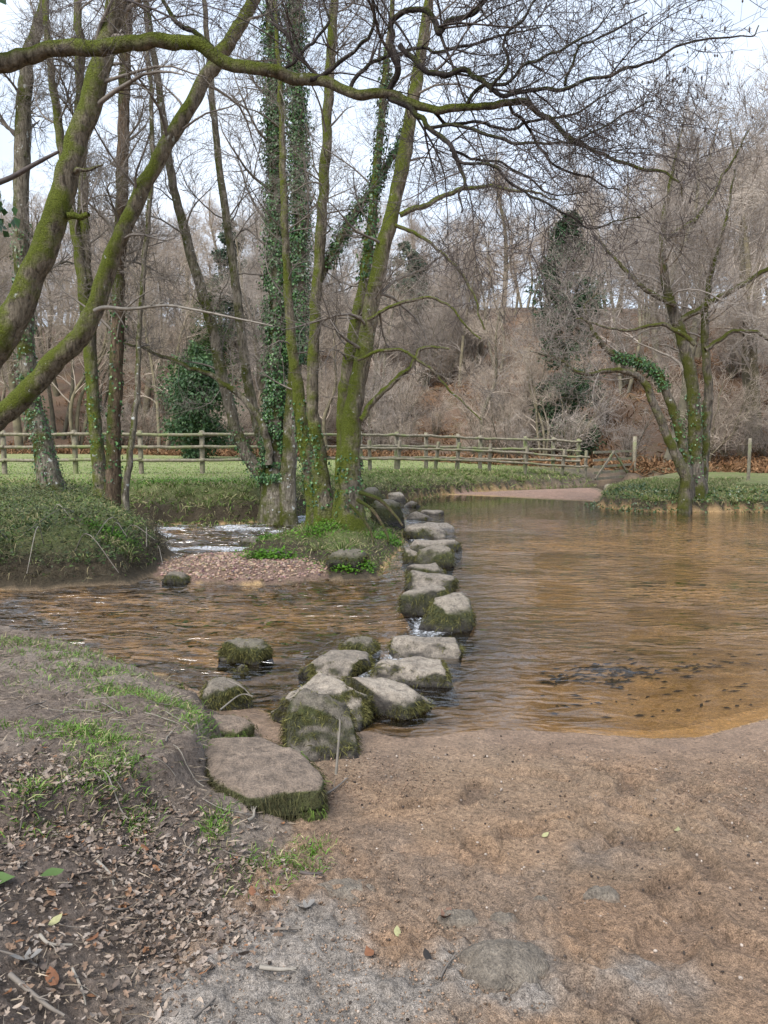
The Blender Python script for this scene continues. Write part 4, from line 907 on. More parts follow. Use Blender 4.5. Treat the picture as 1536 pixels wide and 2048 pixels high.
evergreen('blue_conifer', 'dull dark conifer seen through the twigs above the holly', 470, 58, 12, 3.2, 405, 'cone', 12000, ((.03, .055, .035), (.07, .11, .06)), (.16, .34))
evergreen('green_thicket_tree', 'fresh green leafy tree behind the left-leaning lichen stems', 430, 45, 9.5, 1.7, 406, 'round', 5000, ((.03, .06, .016), (.08, .14, .03)))
evergreen('holly_bush', 'dark holly bush at the hill foot behind the fence gate', 1165, 34, 1.7, .8, 407, 'round', 1500)

# ------------------------------------------------------------------ fences and gate
def rail(a, b, r0, seed, sag=.0, S=8):
    a, b = np.array(a, float), np.array(b, float); n = 7; t = np.linspace(0, 1, n)[:, None]; r = np.random.default_rng(seed)
    P = a * (1 - t) + b * t + r.normal(0, .008, (n, 3)) + np.array([0, 0, -sag]) * (4 * t * (1 - t)); return stem(P, np.full(n, r0) * r.uniform(.9, 1.1), S, .04, seed)
def post(x, y, z0, z1, w, seed, lean=0, leany=0, S=9, flat=False):
    P = np.array([(x, y, z0 - .4), (x, y, z0), (x + lean * .5, y + leany * .5, (z0 + z1) / 2), (x + lean, y + leany, z1 - .01), (x + lean, y + leany, z1)]); R = np.array([w, w, w, w, w * .15])
    return stem(P, R, 4 if flat else S, .05, seed)
def fence(name, label, posts, heights, top, w, rw, seed, rails_round=True):
    """posts: (x, y, lean) in plan; heights of the rails above the ground"""
    x0, y0, _ = posts[0]; t = thing(name, label, 'fence', (x0, y0, float(gz(x0, y0)[0]))); tops = []
    for i, (x, y, ln) in enumerate(posts):
        z = float(gz(x, y)[0]); V, F = post(x, y, z, z + top, w, seed + i, ln, flat=not rails_round); part('post', V, F, MWOOD, t, smooth=rails_round); tops.append((x, y, z, ln))
    for i in range(len(posts) - 1):
        for j, h in enumerate(heights):
            (xa, ya, za, la), (xb, yb, zb, lb) = tops[i], tops[i + 1]; off = -(w + rw * .7)
            V, F = rail((xa + la * h / top - .06, ya + off, za + h), (xb + lb * h / top + .06, yb + off - .012 * (i % 2), zb + h), rw, seed + 50 + i * 5 + j, .01); part('rail', V, F, MWOOD, t)
def plan(px, Y): return ((px - 768) / FPX * Y, Y)
far_posts = [(-420, 19.4), (-280, 19.5), (-135, 19.6), (10, 19.7), (152, 19.8), (283, 19.9), (405, 20.0), (528, 20.6), (640, 21.4), (722, 22.3), (792, 23.2), (852, 24), (915, 24.6), (960, 25.1), (1050, 25.7), (1105, 26.1), (1155, 26.4)]
fence('rail_fence', 'long three-rail fence of round weathered poles along the meadow', [(*plan(p, y), rng.normal(0, .015)) for p, y in far_posts], (.36, .70, 1.02), 1.12, .065, .040, 700)
near_posts = [(690, 21.5), (740, 21.8), (796, 22.2), (870, 22.6), (912, 22.8), (978, 23.3), (1050, 23.8), (1123, 24.4), (1170, 24.8)]
fence('low_fence', 'low two-rail fence with leaning square posts in front of the pole fence', [(*plan(p, y), l) for (p, y), l in zip(near_posts, (.02, -.02, .05, .10, .10, .04, .06, .09, .03))], (.34, .64), .86, .055, .035, 800, False)
def bar(a, b, w, d, seed):
    a, b = np.array(a, float), np.array(b, float); T = unit(b - a); s = unit(np.cross(T, [0, 0, 1])); u = np.cross(s, T)
    V = np.array([p + s * d * i + u * w * j for p in (a, b) for i, j in ((-1, -1), (1, -1), (1, 1), (-1, 1))]); return V, np.array([[0, 1, 2, 3], [7, 6, 5, 4], [0, 4, 5, 1], [1, 5, 6, 2], [2, 6, 7, 3], [3, 7, 4, 0]])
ga, gb = np.array(plan(1186, 25.2)), np.array(plan(1262, 27.5)); zg = float(gz(*ga)[0]) + .08
gt = thing('field_gate', 'wooden five-bar field gate with diagonal braces at the end of the fences', 'gate', (ga[0], ga[1], zg))
g3 = lambda f, h: (ga[0] * (1 - f) + gb[0] * f, ga[1] * (1 - f) + gb[1] * f, zg + h)
for h in (.1, .3, .5, .72, .98): part('bar', *bar(g3(0, h), g3(1, h), .04, .018, 1), MWOOD, gt, smooth=False)
for f in (0.02, .98): part('stile', *bar(np.array(g3(f, 0)) + [0, -.04, 0], np.array(g3(f, 1.05)) + [0, -.04, 0], .045, .03, 1), MWOOD, gt, smooth=False)
for f0, f1 in ((.05, .5), (.95, .5)): part('brace', *bar(np.array(g3(f0, .1)) + [0, -.05, 0], np.array(g3(f1, .98)) + [0, -.05, 0], .04, .018, 1), MWOOD, gt, smooth=False)
x, y = gb; solo('gate_post', *post(x + .1, y, float(gz(x, y)[0]), float(gz(x, y)[0]) + 1.2, .07, 5), MWOOD, (x + .1, y, float(gz(x, y)[0])), 'single round post holding the far end of the gate', 'post')
x, y = plan(1497, 21); solo('lone_post', *post(x, y, float(gz(x, y)[0]), float(gz(x, y)[0]) + 1.15, .045, 6), MWOOD, (x, y, float(gz(x, y)[0])), 'thin lone post on the right bank near the right edge', 'post')
x, y = plan(1220, 21.5); z = float(gz(x, y)[0]); q, F, nr = rock_shape(.30, .25, .24, 5, 9, 3)
solo('tree_stump', q + [x, y, z], F, MWOOD, (x, y, z), 'short dark stump on the mud above the far beach', 'stump')

# ------------------------------------------------------------------ ground cover
def scatter(poly_fn, xr, yr, n, r):
    x = r.uniform(*xr, n); y = r.uniform(*yr, n); h, k, D = land(x, y); w = poly_fn(x, y, h, k, D); m = r.uniform(0, 1, n) < w; return x[m], y[m], h[m], {a: b[m] for a, b in D.items()}
GREEN, STRAW = np.array([.10, .17, .03]), np.array([.36, .31, .17])
def grass(name, label, x, y, h, r, ln, wd, mix, lean=.35, bend=.45, dirv=None, greens=GREEN):
    n = len(x); k = (r.uniform(0, 1, (n, 1)) < mix) * 1.0; k = k * r.uniform(.5, 1, (n, 1)); col = (greens * (1 - k) + STRAW * k) * r.uniform(.55, 1.5, (n, 1))
    d = r.normal(0, lean, (n, 3)); d[:, 2] = 1
    if dirv is not None: d[:, :2] += dirv
    V, F, C = blades(np.stack([x, y, h - .005], 1), unit(d), r.uniform(*ln, n), r.uniform(*wd, n), bend, col, r)
    tag(link(name, new_mesh(name, V, F, MVEG, col=C)), label, 'grass', kind='stuff')
def tussocks(name, label, spots, nb, ln, wd, mix, r):
    xs_, ys_, ds_ = [], [], []
    for x0, y0 in spots:
        m = int(nb * r.uniform(.5, 1.4)); a = r.uniform(0, 6.28, m); q = r.uniform(0, .09, m); xs_.append(x0 + np.cos(a) * q); ys_.append(y0 + np.sin(a) * q); ds_.append(np.stack([np.cos(a), np.sin(a)], 1) * r.uniform(.1, 1.2, (m, 1)))
    x, y, d = np.concatenate(xs_), np.concatenate(ys_), np.concatenate(ds_); h = gz(x, y); m = h > .02
    grass(name, label, x[m], y[m], h[m], r, ln, wd, mix, .2, .75, d[m])
r_ = np.random.default_rng(900)
def pick(fn, xr, yr, n): x, y, h, D = scatter(fn, xr, yr, n, r_); return np.stack([x, y], 1)
tussocks('bank_tussocks', 'coarse grass tussocks along the edges of the banks and islet', np.concatenate([
    pick(lambda x, y, h, k, D: (k == 5) * (D['df'] < 1.2), (-8, 8), (14, 25), 900), pick(lambda x, y, h, k, D: (k == 2) * 1.0, (-7, -2.4), (8, 16), 110), pick(lambda x, y, h, k, D: (k == 4) * 1.0, (-2.4, .9), (9, 16), 90), pick(lambda x, y, h, k, D: (k == 7) * (D['dr'] < 2), (4, 13), (16, 21), 420)]), 46, (.16, .42), (.006, .013), .5, r_)
# near bank: tufts where the photograph has them
xs, ys = [], []
for px, py, sx, sy, n in [(40, 1325, .28, .05, 650), (130, 1350, .2, .06, 500), (190, 1385, .2, .07, 600), (260, 1420, .18, .06, 650), (320, 1440, .14, .05, 600), (395, 1475, .07, .07, 450), (410, 1440, .10, .03, 300), (500, 1448, .05, .03, 160), (160, 1535, .10, .05, 500), (205, 1580, .07, .07, 500), (190, 1640, .05, .07, 500),
                          (250, 1610, .05, .06, 350), (280, 1650, .04, .05, 240), (65, 1690, .04, .05, 420), (30, 1540, .05, .02, 70), (430, 1620, .03, .05, 260), (560, 1655, .10, .035, 420), (630, 1625, .04, .03, 200), (70, 1560, .04, .03, 60), (230, 1480, .1, .04, 120), (100, 1430, .15, .05, 150), (240, 1550, .08, .04, 260), (510, 1700, .08, .05, 90)]:
    c = onz(px, py, .22); n = int(n * .95); xs.append(r_.normal(c[0], sx, n)); ys.append(r_.normal(c[1], sy * 1.2, n))
x, y = np.concatenate(xs), np.concatenate(ys); h, k, D = land(x, y); m = (k == 1) | (D['db'] > -.06); x, y, h = x[m], y[m], h[m]
grass('near_bank_grass', 'short green grass tufts growing on the muddy near bank', x, y, h, r_, (.03, .10), (.0025, .005), .25, .55, .5, greens=np.array([.11, .21, .03]))
# bramble bank
x, y, h, D = scatter(lambda x, y, h, k, D: (k == 2) * ss(-.05, .2, D['dh']), (-7.5, -2.3), (7.6, 16), 44000, r_)
n = len(x); kk = r_.uniform(0, 1, (n, 1)) ** 1.4; pat = ss(-.2, .4, fbm(x * 1.6, y * 1.6, seed=71))[:, None]
c = np.stack([x, y - .05, h + np.abs(r_.normal(0, .055, n)) * (.6 + 1.3 * pat[:, 0])], 1); front = ss(.9, .1, D['dh'])
V1, F1, C1 = kites(c, unit(r_.normal(0, 1, (n, 3)) * [1, 1, .4] + [0, -.3, -.1]), unit(r_.normal(0, .5, (n, 3)) + [0, -.35, .8]), r_.uniform(.02, .06, n), r_.uniform(.016, .04, n), (np.array([.022, .042, .015]) * (1 - kk) + np.array([.10, .165, .045]) * kk) * (1 - .4 * pat) + np.array([.09, .075, .04]) * .4 * pat)
tag(link('bramble_leaves', new_mesh('bramble_leaves', V1, F1, MVEG, col=C1)), 'bramble and ivy leaves smothering the left bank', 'bramble', kind='stuff')
x, y, h, D = scatter(lambda x, y, h, k, D: (k == 2) * ss(.05, .9, D['dh']), (-8, -2.4), (8, 17), 17000, r_)
grass('bramble_bank_grass', 'pale straw grass lying over the bramble bank', x, y, h + .03, r_, (.1, .32), (.005, .010), .7, .7, .7)
x, y, h, D = scatter(lambda x, y, h, k, D: (k == 2) * (1 - ss(.0, .35, D['dh'])) * (D['dh'] > -.08), (-7.5, -2.3), (7.6, 13), 30000, r_); n = len(x)
grass('bank_roots', 'dark straggling roots and stems hanging over the water under the bramble bank', x, y, h + r_.uniform(.0, .2, n), r_, (.08, .26), (.004, .009), .12, .5, .95, np.array([[0, -.6]]), np.array([.055, .048, .028]))
P0 = []
for i in range(16):                                                    # arching bramble canes
    x0, y0 = r_.uniform(-6, -2.9), r_.uniform(8.6, 10.5); z0 = float(gz(x0, y0)[0]); a = r_.uniform(-2.6, -.4); l = r_.uniform(.5, 1.1)
    Pc = catmull([(x0, y0, z0), (x0 + math.cos(a) * l * .35, y0 + math.sin(a) * l * .35, z0 + r_.uniform(.15, .3)), (x0 + math.cos(a) * l, y0 + math.sin(a) * l, z0 + r_.uniform(-.2, .15))], 10)
    solo('bramble_cane', *stem(Pc, np.linspace(.007, .003, 10), 5, .1), MTW_PALE if i % 3 else MTW_MID, Pc[0], 'thin arching bramble cane on the left bank', 'bramble cane', 'canes arching out of the bramble bank')
# islet, far bank, meadow, right bank
x, y, h, D = scatter(lambda x, y, h, k, D: (k == 4) * 1.0, (-2.4, .9), (9, 16.5), 22000, r_)
grass('islet_grass', 'straw and green grass round the foot of the islet trees', x, y, h, r_, (.04, .15), (.005, .010), .45, .6, .6)
x, y, h, D = scatter(lambda x, y, h, k, D: (k == 5) * (D['df'] < 1.5) * (y < 25), (-9, 9), (14, 25), 60000, r_); n = len(x)
edge = 1 - ss(.0, .5, D['df'])
grass('far_bank_grass', 'tussocky grass hanging over the edge of the far bank', x, y, h, r_, (.14, .40), (.010, .022), .40, .6, .8, np.stack([0 * x, -.8 * edge], 1), np.array([.12, .19, .035]))
x, y, h, D = scatter(lambda x, y, h, k, D: (k == 5) * (D['df'] > 1) * (y < 34) * (.5 + .5 * (y < 24)), (-16, 14), (17, 34), 44000, r_)
grass('meadow_grass', 'short green meadow grass behind the fence', x, y, h, r_, (.05, .12), (.012, .022), .22, .5, .5, greens=np.array([.17, .26, .06]))
x, y, h, D = scatter(lambda x, y, h, k, D: (k == 7) * (D['dr'] < 3.2), (4, 14), (16, 22), 26000, r_); edge = 1 - ss(.0, .6, D['dr'])
grass('right_bank_grass', 'rough grass and roots hanging over the right bank', x, y, h, r_, (.08, .30), (.008, .016), .50, .6, .85, np.stack([0 * x, -.9 * edge], 1), np.array([.10, .15, .035]))
x, y, h, D = scatter(lambda x, y, h, k, D: (k == 7) * (D['dr'] < 1.0), (4.4, 9.5), (16, 19), 5000, r_); n = len(x); kk = r_.uniform(0, 1, (n, 1))
V1, F1, C1 = kites(np.stack([x, y - .05, h + r_.uniform(-.02, .10, n)], 1), unit(r_.normal(0, 1, (n, 3)) + [0, -.3, -.3]), unit(r_.normal(0, .5, (n, 3)) + [0, -.4, .8]), r_.uniform(.03, .08, n), r_.uniform(.025, .055, n), np.array([.022, .045, .016]) * (1 - kk) + np.array([.06, .11, .03]) * kk)
tag(link('right_bank_ivy', new_mesh('right_bank_ivy', V1, F1, MIVY, col=C1)), 'dark ivy and brambles on the bank under the riverbank tree', 'ivy', kind='stuff')
# bright green water plants
xs, ys = [], []
for px, py, sx, sy, n in [(540, 1108, .16, .08, 900), (700, 1122, .16, .12, 1100), (690, 1140, .1, .05, 400), (520, 1072, .1, .08, 300), (780, 1075, .15, .15, 500), (640, 1075, .2, .2, 700), (380, 1015, .7, .2, 1500), (840, 998, .3, .2, 400), (230, 1110, .2, .1, 500)]:
    c = onz(px, py, .1); xs.append(r_.normal(c[0], sx, n)); ys.append(r_.normal(c[1], sy, n))
x, y = np.concatenate(xs), np.concatenate(ys); h = gz(x, y); m = h > -.03; x, y, h = x[m], y[m], h[m]; n = len(x); kk = r_.uniform(0, 1, (n, 1))
V1, F1, C1 = kites(np.stack([x, y, h + np.abs(r_.normal(0, .05, n)) + .01], 1), unit(r_.normal(0, 1, (n, 3)) * [1, 1, .4]), unit(r_.normal(0, .4, (n, 3)) + [0, -.2, 1]), r_.uniform(.025, .05, n), r_.uniform(.02, .04, n), np.array([.05, .13, .012]) * (1 - kk) + np.array([.12, .27, .02]) * kk)
tag(link('water_plants', new_mesh('water_plants', V1, F1, MVEG, col=C1)), 'bright green waterside plants round the islet and gravel bar', 'plants', kind='stuff')
# bracken and dead leaves on the hillside
x = r_.uniform(-24, 26, 34000); y0 = np.clip(37 - .55 * x, 30, 46); y = y0 - 5 + 34 * r_.uniform(0, 1, len(x)) ** 1.5; h = gz(x, y); m = fbm(x * .5, y * .5, seed=81) > -.35; x, y, h = x[m], y[m], h[m]; n = len(x)
d = r_.normal(0, .8, (n, 3)); d[:, 2] = np.abs(d[:, 2]) + .5; kk = r_.uniform(0, 1, (n, 1)); col = (np.array([.15, .075, .035]) * (1 - kk) + np.array([.27, .16, .085]) * kk) * r_.uniform(.5, 1.2, (n, 1))
V, F, C = blades(np.stack([x, y, h], 1), unit(d), r_.uniform(.3, .95, n), r_.uniform(.03, .07, n), .5, col, r_)
tag(link('dead_bracken', new_mesh('dead_bracken', V, F, MDRY, col=C)), 'rust-brown dead bracken covering the hillside', 'bracken', kind='stuff')
# pebbles of the gravel bar
x, y, h, D = scatter(lambda x, y, h, k, D: ss(-.1, .05, D['dg']) * (h > -.06), (-3.2, -.4), (8.6, 11.4), 5200, r_); n = len(x); b, F = ico(1); s = r_.uniform(.010, .026, (n, 1, 1)) * r_.uniform(.6, 1.3, (n, 1, 3)) * [1, 1, .6]
V = (b[None] * s + np.stack([x, y, h + .004], 1)[:, None]).reshape(-1, 3); Fp = (F[None] + np.arange(n)[:, None, None] * len(b)).reshape(-1, 3)
col = np.array([.29, .205, .155]) * r_.uniform(.4, 1.5, (n, 1)) + r_.uniform(-.02, .03, (n, 3)); tag(link('gravel', new_mesh('gravel', V, Fp, MDRY, col=np.repeat(np.clip(col, .02, 1), len(b), 0))), 'pinkish brown pebbles of the gravel bar', 'gravel', kind='stuff')

# ------------------------------------------------------------------ litter
LT = np.array([(0, 0), (.16, .14), (.10, .30), (.30, .36), (.17, .55), (.20, .78), (0, 1), (-.20, .76), (-.15, .56), (-.31, .38), (-.12, .30), (-.15, .12)])
LO = np.array([(0, 0), (.12, .15), (.22, .38), (.24, .58), (.15, .82), (0, 1), (-.15, .82), (-.24, .58), (-.22, .38), (-.12, .15)])
def leaf_mesh(T, curl, fold, r):
    u = T[:, 0]; v = T[:, 1] - .5; n = len(T); z = curl * (v ** 2) * 1.4 + fold * np.abs(u) + r.normal(0, .035, n)
    V = np.vstack([np.stack([u, v, z], 1), [[0, 0, curl * 0 - .01]]]); i = np.arange(n); return V, np.stack([i, np.roll(i, -1), np.full(n, n)], 1)
r_ = np.random.default_rng(1200); variants = [leaf_mesh(LT if j % 2 else LO, r_.uniform(-.5, .9), r_.uniform(-.3, .9), r_) for j in range(10)]
LC = 1.12 * np.array([(.14, .105, .082), (.19, .15, .12), (.085, .066, .055), (.26, .21, .17), (.17, .115, .082), (.22, .185, .16)])
def leaf_mat():
    m, t, b, _ = mat_new('dead_leaf'); oi = nd(t, 'ObjectInfo'); co = nd(t, 'TexCoord').outputs['Object']
    c = ramp(t, oi.outputs['Random'], [(0, (.09, .068, .056)), (.35, (.16, .12, .095)), (.7, (.23, .18, .145)), (.93, (.21, .17, .145)), (.96, (.19, .095, .05)), (1, (.22, .12, .065))])
    c = mixc(t, 1, c, ramp(t, noise(t, co, 3, 3), [(.3, .6), (.7, 1.35)]), 'MULTIPLY'); t.links.new(c, b.inputs['Base Color']); b.inputs['Roughness'].default_value = .7; return m
MLEAF = leaf_mat()
def litter_w(x, y, h, k, D):
    fr = sdf(zl([(-300, 1700), (120, 1660), (330, 1640), (480, 1620), (590, 1700), (520, 1790), (600, 1850), (420, 1960), (440, 2100), (-300, 2300)], .12), x, y)
    return ss(-.12, .22, fr + .12 * fbm(x * 3, y * 3, seed=91)) * (.45 + .55 * ss(-.35, .25, fbm(x * 2.2, y * 2.2, seed=92, o=3)))
x, y, h, D = scatter(litter_w, (-2.3, .3), (1.1, 3.3), 46000, r_); n = len(x)
Vs, Fs, Cs, o = [], [], [], 0
vi = r_.integers(0, len(variants), n); size = .006 + .026 * r_.uniform(0, 1, n) ** 2; rz = r_.uniform(0, 6.28, n); tx, ty = r_.normal(0, .28, n), r_.normal(0, .28, n); lift = np.abs(r_.normal(0, .007, n))
lc = LC[r_.integers(0, len(LC), n)] * r_.uniform(.6, 1.25, (n, 1)); og = r_.uniform(0, 1, n) < .02; lc[og] = np.array([.19, .095, .05])
for j, (v, f) in enumerate(variants):
    m = np.where(vi == j)[0]; q = v[None] * size[m][:, None, None]; cz, sz = np.cos(rz[m])[:, None], np.sin(rz[m])[:, None]
    X = q[..., 0] * cz - q[..., 1] * sz; Y = q[..., 0] * sz + q[..., 1] * cz; Z = q[..., 2] + X * tx[m][:, None] + Y * ty[m][:, None]
    Vs.append(np.stack([X + x[m][:, None], Y + y[m][:, None], Z + (h[m] + .008 + lift[m])[:, None]], -1).reshape(-1, 3)); Fs.append((f[None] + np.arange(len(m))[:, None, None] * len(v) + o).reshape(-1, 3)); o += len(m) * len(v); Cs.append(np.repeat(lc[m], len(v), 0))
tag(link('leaf_litter', new_mesh('leaf_litter', np.vstack(Vs), np.vstack(Fs), MDRY, col=np.vstack(Cs))), 'matted brown dead leaves on the slope of the near bank', 'leaves', kind='stuff')
lm = [new_mesh('fallen_leaf', v, f, MLEAF) for v, f in variants]
x, y, h, D = scatter(litter_w, (-1.5, .2), (1.25, 2.7), 2600, r_)
for j in range(min(285, len(x))):
    s = r_.uniform(.022, .048); o = link('fallen_leaf', lm[j % 10], None, (x[j], y[j], h[j] + .012)); o.rotation_euler = (r_.normal(0, .3), r_.normal(0, .3), r_.uniform(0, 6.28)); o.scale = (s, s, s)
    tag(o, 'brown dead leaf lying in the litter of the near bank', 'leaf', 'dead leaves in the litter')
def m_leafcol(nm, c): return m_plain(nm, tuple(a * .7 for a in c), c, 4, .6)
ML = {'orange': m_leafcol('orange_leaf', (.21, .095, .05)), 'yellow': m_leafcol('yellow_leaf', (.34, .33, .17)), 'brown': m_leafcol('brown_leaf', (.17, .10, .07)), 'green': m_leafcol('dock_leaf', (.09, .15, .045)), 'grey': m_leafcol('grey_leaf', (.2, .19, .18)), 'dark': m_leafcol('black_leaf', (.03, .026, .024))}
for px, py, s, c, lab in [(1355, 1664, .055, 'yellow', 'pale yellow leaf alone on the sand to the right'), (1090, 1675, .04, 'yellow', 'small greenish leaf scrap in the middle of the sand'), (738, 1913, .06, 'orange', 'orange-brown leaf on the silt near the bottom centre'), (890, 1845, .07, 'brown', 'brown oak leaf lying beside the buried rocks'),
                          (505, 1790, .05, 'orange', 'orange curled leaf at the edge of the litter'), (290, 1694, .045, 'orange', 'bright orange leaf on the mud below the grass tufts'), (185, 1888, .05, 'orange', 'orange leaf in the litter near the lower left'), (105, 1957, .07, 'orange', 'large rusty leaf in the litter at the lower left'),
                          (795, 1872, .045, 'yellow', 'small pale leaf on the sand left of the buried rocks'), (855, 1920, .05, 'dark', 'black wet leaf on the sand below the buried rocks'), (610, 1828, .075, 'grey', 'large grey maple leaf flat on the sand beside the litter'), (50, 1925, .08, 'grey', 'large pale lobed leaf at the lower left edge'), (210, 1575, .05, 'brown', 'brown leaf caught in the upper grass tuft'), (110, 1835, .05, 'yellow', 'pale oval leaf in the litter at left')]:
    p = onz(px, py, .15); z = float(gz(p[0], p[1])[0]); p = onz(px, py, z); z = float(gz(p[0], p[1])[0]); v, f = variants[1 if 'maple' in lab or 'oak' in lab or 'lobed' in lab else 4]
    o = link('fallen_leaf', new_mesh('fallen_leaf', v, f, ML[c]), None, (p[0], p[1], z + .018)); o.scale = (s, s, s); o.rotation_euler = (.15, .2, r_.uniform(0, 6.28)); tag(o, lab, 'leaf')
# broad green leaves at lower left
p = onz(45, 1765, .3); z = float(gz(p[0], p[1])[0]); dk = thing('dock_plant', 'two broad green leaves low at the left edge of the bank', 'plant', (p[0], p[1], z))
for a, s, dx in ((1.9, .10, -.02), (-.9, .07, .05)):
    v, f = leaf_mesh(LO, .3, .5, r_); v = v * [s * 1.4, s, s]; v[:, 1] += s * .5; R = np.array([[math.cos(a), -math.sin(a), 0], [math.sin(a), math.cos(a), 0], [0, 0, 1]]); part('leaf', v @ R.T + [p[0] + dx, p[1], z + .04], f, ML['green'], dk)
# twigs
tw = [([(672, 1548), (676, 1500), (680, 1445), (677, 1438)], .34, .006, 'pale upright twig leaning on the wedge-shaped boulder', 'pale'), ([(640, 1600), (668, 1585), (695, 1562)], .06, .006, 'forked dead twig on the sand beside the boulder', 'mid'), ([(495, 1650), (508, 1640), (505, 1615), (495, 1598)], .12, .007, 'crooked grey twig below the mossy slab', 'pale'),
      ([(880, 1965), (893, 1940), (912, 1915)], .12, .004, 'thin forked twig on the sand left of the largest buried rock', 'mid'), ([(1078, 2000), (1080, 1985), (1076, 1975)], .1, .003, 'short twig at the foot of the largest buried rock', 'pale'), ([(80, 1880), (100, 1898), (145, 1900)], .2, .006, 'pale bent twig in the litter', 'pale'), ([(195, 1728), (220, 1755), (228, 1780)], .2, .005, 'long pale grass-like stick below the tufts', 'pale'),
      ([(520, 1865), (580, 1866), (625, 1862)], .1, .005, 'straight stick on the sand at the edge of the litter', 'mid'), ([(520, 1945), (560, 1950), (592, 1948)], .1, .007, 'short thick stick on the silt near the bottom', 'pale'), ([(600, 1752), (620, 1756), (645, 1754)], .12, .006, 'dark short stick on the sand below the grass', 'near'), ([(145, 1945), (165, 1990), (172, 2020)], .2, .004, 'thin pale stick in the litter near the bottom left', 'pale'),
      ([(385, 2046), (410, 2025), (435, 2000)], .12, .005, 'stick in the litter at the bottom edge', 'mid'), ([(20, 1960), (90, 2020), (130, 2044)], .2, .007, 'long stick at the bottom left corner', 'mid'), ([(400, 1535), (425, 1515), (445, 1495)], .27, .004, 'thin root lying across the mud beside the slab', 'mid'), ([(395, 1570), (420, 1560), (440, 1545)], .26, .004, 'second thin root on the mud beside the slab', 'mid'),
      ([(440, 1420), (480, 1390), (506, 1392)], .12, .005, 'dead twig caught on the round mossy rock', 'pale'), ([(455, 1360), (485, 1375), (505, 1395)], .2, .004, 'arched reddish twig over the round mossy rock', 'mid'), ([(1050, 1980), (1020, 1975)], .12, .003, 'tiny stick beside the largest buried rock', 'near')]
for pts, z, rad, lab, mm in tw:
    Q = np.array([onz(a, b, z) for a, b in pts]); up = 'upright' in lab or 'rock' in lab and 'mossy' in lab
    if 'upright' in lab: Q = np.array([atd(a, b, 3.22) for a, b in pts])
    elif not up: 
        for _ in range(3): Q = np.array([onz(a, b, float(gz(q[0], q[1])[0])) for (a, b), q in zip(pts, Q)])
        Q[:, 2] = gz(Q[:, 0], Q[:, 1]) + rad * 1.5 + .006
    P = catmull(Q, 12); R = np.linspace(rad, rad * .5, 12); P2, R2 = grow(P[None], R[None], 3, .3, .9, (25, 50), (.03, .08), .6, 4, .15, 0, r_)
    V, F, _ = join([stem(P, R, 6, .15), tubes(P2, R2, 3)]); solo('twig', V, F, {'pale': MTW_PALE, 'mid': MTW_MID, 'near': MTW_NEAR}[mm], P[0], lab, 'twig')
for i in range(110):                                                   # small sticks strewn on the bank
    x, y = r_.uniform(-1.6, .1), r_.uniform(1.3, 3.6)
    h, k, D = land(np.array([x]), np.array([y]))
    if k[0] != 1: continue
    a, l = r_.uniform(0, 3.14), r_.uniform(.06, .2); P = catmull([(x, y, 0), (x + math.cos(a) * l / 2, y + math.sin(a) * l / 2 + r_.normal(0, .012), 0), (x + math.cos(a) * l, y + math.sin(a) * l, 0)], 8); P[:, 2] = gz(P[:, 0], P[:, 1]) + .012
    solo('stick', *stem(P, np.full(8, r_.uniform(.0015, .0035)), 5, .1), (MTW_PALE, MTW_MID, MTW_MID)[i % 3], P[0], 'small thin stick strewn among the dead leaves of the near bank', 'stick', 'small sticks strewn on the bank')
# straw and root shreds trodden into the mud
x, y, h, D = scatter(lambda x, y, h, k, D: (k == 1) * ss(-.05, .15, D['db']) * .8, (-3.2, 0), (1.3, 5.2), 26000, r_); n = len(x); d = r_.normal(0, 1, (n, 3)); d[:, 2] *= .12; d[:, 2] += .06
V, F, C = blades(np.stack([x, y, h + .006], 1), unit(d), r_.uniform(.015, .07, n), r_.uniform(.0015, .004, n), .05, np.where(r_.uniform(0, 1, (n, 1)) < .55, np.array([.30, .245, .185]), np.array([.10, .078, .06])) * r_.uniform(.6, 1.3, (n, 1)), r_)
tag(link('straw_shreds', new_mesh('straw_shreds', V, F, MDRY, col=C)), 'dry straw and root shreds trodden into the muddy near bank', 'straw', kind='stuff')
# waterlogged leaves and twigs on the bed of the pool
wp = np.concatenate([r_.normal((1195, 1312), (35, 8), (60, 2)), r_.normal((1265, 1325), (32, 7), (60, 2)), r_.normal((1140, 1335), (35, 6), (40, 2)), r_.normal((1400, 1318), (40, 5), (24, 2)), r_.normal((1240, 1345), (25, 4), (24, 2)), r_.uniform((1080, 1270), (1536, 1440), (70, 2))])
parts_ = []
for a, b in wp:
    q = onz(a, b, -.08); an = r_.normal(.2, .5); l = r_.uniform(.02, .13); P = np.array([(q[0] - math.cos(an) * l / 2, q[1] - math.sin(an) * l / 2, 0), (q[0], q[1], 0), (q[0] + math.cos(an) * l / 2, q[1] + math.sin(an) * l / 2, 0)]); P[:, 2] = gz(P[:, 0], P[:, 1]) + .008; w = r_.uniform(.003, .012)
    s = np.array([-math.sin(an), math.cos(an), 0]); V = np.stack([P[0], P[1] + s * w + [0, 0, .006], P[2], P[1] - s * w]); parts_.append((V, np.array([[0, 1, 2], [0, 2, 3]]), np.array([.022, .018, .014])))
V, F, C = join(parts_); tag(link('sunken_debris', new_mesh('sunken_debris', V, F, MDRY, col=C)), 'black waterlogged leaves and twigs on the bed of the pool', 'debris', kind='stuff')
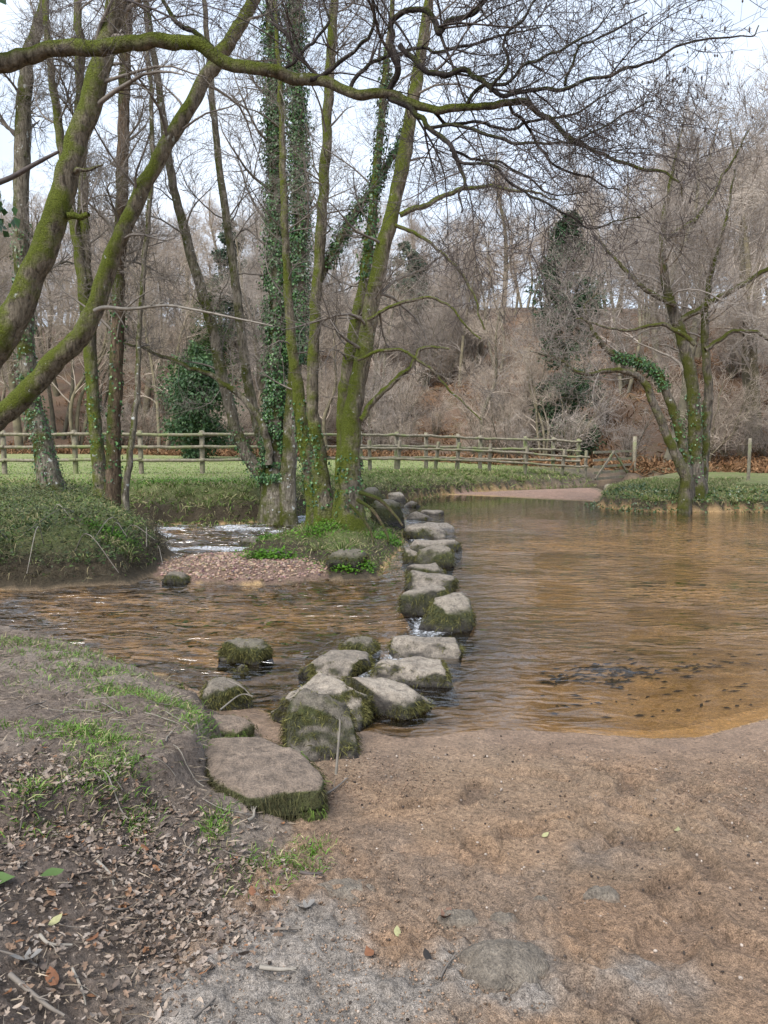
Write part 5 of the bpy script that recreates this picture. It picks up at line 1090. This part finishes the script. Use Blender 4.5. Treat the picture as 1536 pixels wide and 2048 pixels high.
# crumbs of damp sand kicked up by feet
oct_ = np.array([(1, 0, 0), (-1, 0, 0), (0, 1, 0), (0, -1, 0), (0, 0, 1), (0, 0, -1.)]); octf = np.array([(0, 2, 4), (2, 1, 4), (1, 3, 4), (3, 0, 4), (2, 0, 5), (1, 2, 5), (3, 1, 5), (0, 3, 5)])
x, y, h, D = scatter(lambda x, y, h, k, D: (k == 0) * ss(.15, .7, D['dn']) * (.12 + .88 * ss(-.1, .5, fbm(x * 1.8, y * 1.8, seed=95, o=3) + .25 * fbm(x * 9, y * 9, seed=96, o=2))), (-.9, 2.6), (1.4, 4.3), 42000, r_); n = len(x)
s = r_.uniform(.0016, .0052, (n, 1, 1)) * r_.uniform(.6, 1.4, (n, 1, 3)) * [1, 1, .8]; V = (oct_[None] * s * r_.uniform(.7, 1.3, (n, 6, 1)) + np.stack([x, y, h + .012 * np.abs(fbm(x * 13, y * 11, seed=43, o=3)) + .004], 1)[:, None]).reshape(-1, 3)
cc = (np.array([.27, .185, .13]) * r_.uniform(.4, 1.2, (n, 1)))
tag(link('loose_sand', new_mesh('loose_sand', V, (octf[None] + np.arange(n)[:, None, None] * 6).reshape(-1, 3), MDRY, col=np.repeat(cc, 6, 0))), 'crumbs of damp sand kicked up over the beach', 'sand', kind='stuff')
# pebbles and crumbs on the sand
x, y, h, D = scatter(lambda x, y, h, k, D: (k == 0) * ss(.05, .4, D['dn']), (-.8, 2.4), (1.3, 4.2), 1500, r_); n = len(x); b, F = ico(1); s = r_.uniform(.002, .006, (n, 1, 1)) * r_.uniform(.6, 1.4, (n, 1, 3))
V = (b[None] * s + np.stack([x, y, h + .004], 1)[:, None]).reshape(-1, 3); Fp = (F[None] + np.arange(n)[:, None, None] * len(b)).reshape(-1, 3); g = r_.uniform(0, 1, (n, 1))
tag(link('sand_crumbs', new_mesh('sand_crumbs', V, Fp, MDRY, col=np.repeat(np.where(g < .55, np.array([.05, .04, .035]), np.array([.33, .28, .24])) * r_.uniform(.6, 1.3, (n, 1)), len(b), 0))), 'tiny pebbles and bark crumbs scattered over the sand', 'pebbles', kind='stuff')

# exposed roots at the foot of the islet trees and the ivy-covered alder
for i, (pts, rad, lab) in enumerate([([(715, 1000), (745, 1020), (770, 1060), (778, 1085)], .03, 'curved root reaching from the islet trunk to the water'), ([(720, 985), (760, 1000), (790, 1030), (806, 1052)], .035, 'root arching over the mossy boulder on the islet'), ([(700, 1010), (735, 1050), (748, 1085)], .025, 'root running down the front of the islet trunk')]):
    Q = np.array([atd(a, b, 11.2 - .25 * j) for j, (a, b) in enumerate(pts)]); P = catmull(Q, 16); solo('tree_root', *stem(P, np.linspace(rad, rad * .4, 16), 7, .2, i), MB_BRWN, P[0], lab, 'root')
for o in bpy.data.objects:
    if '_w' in o: del o['_w']
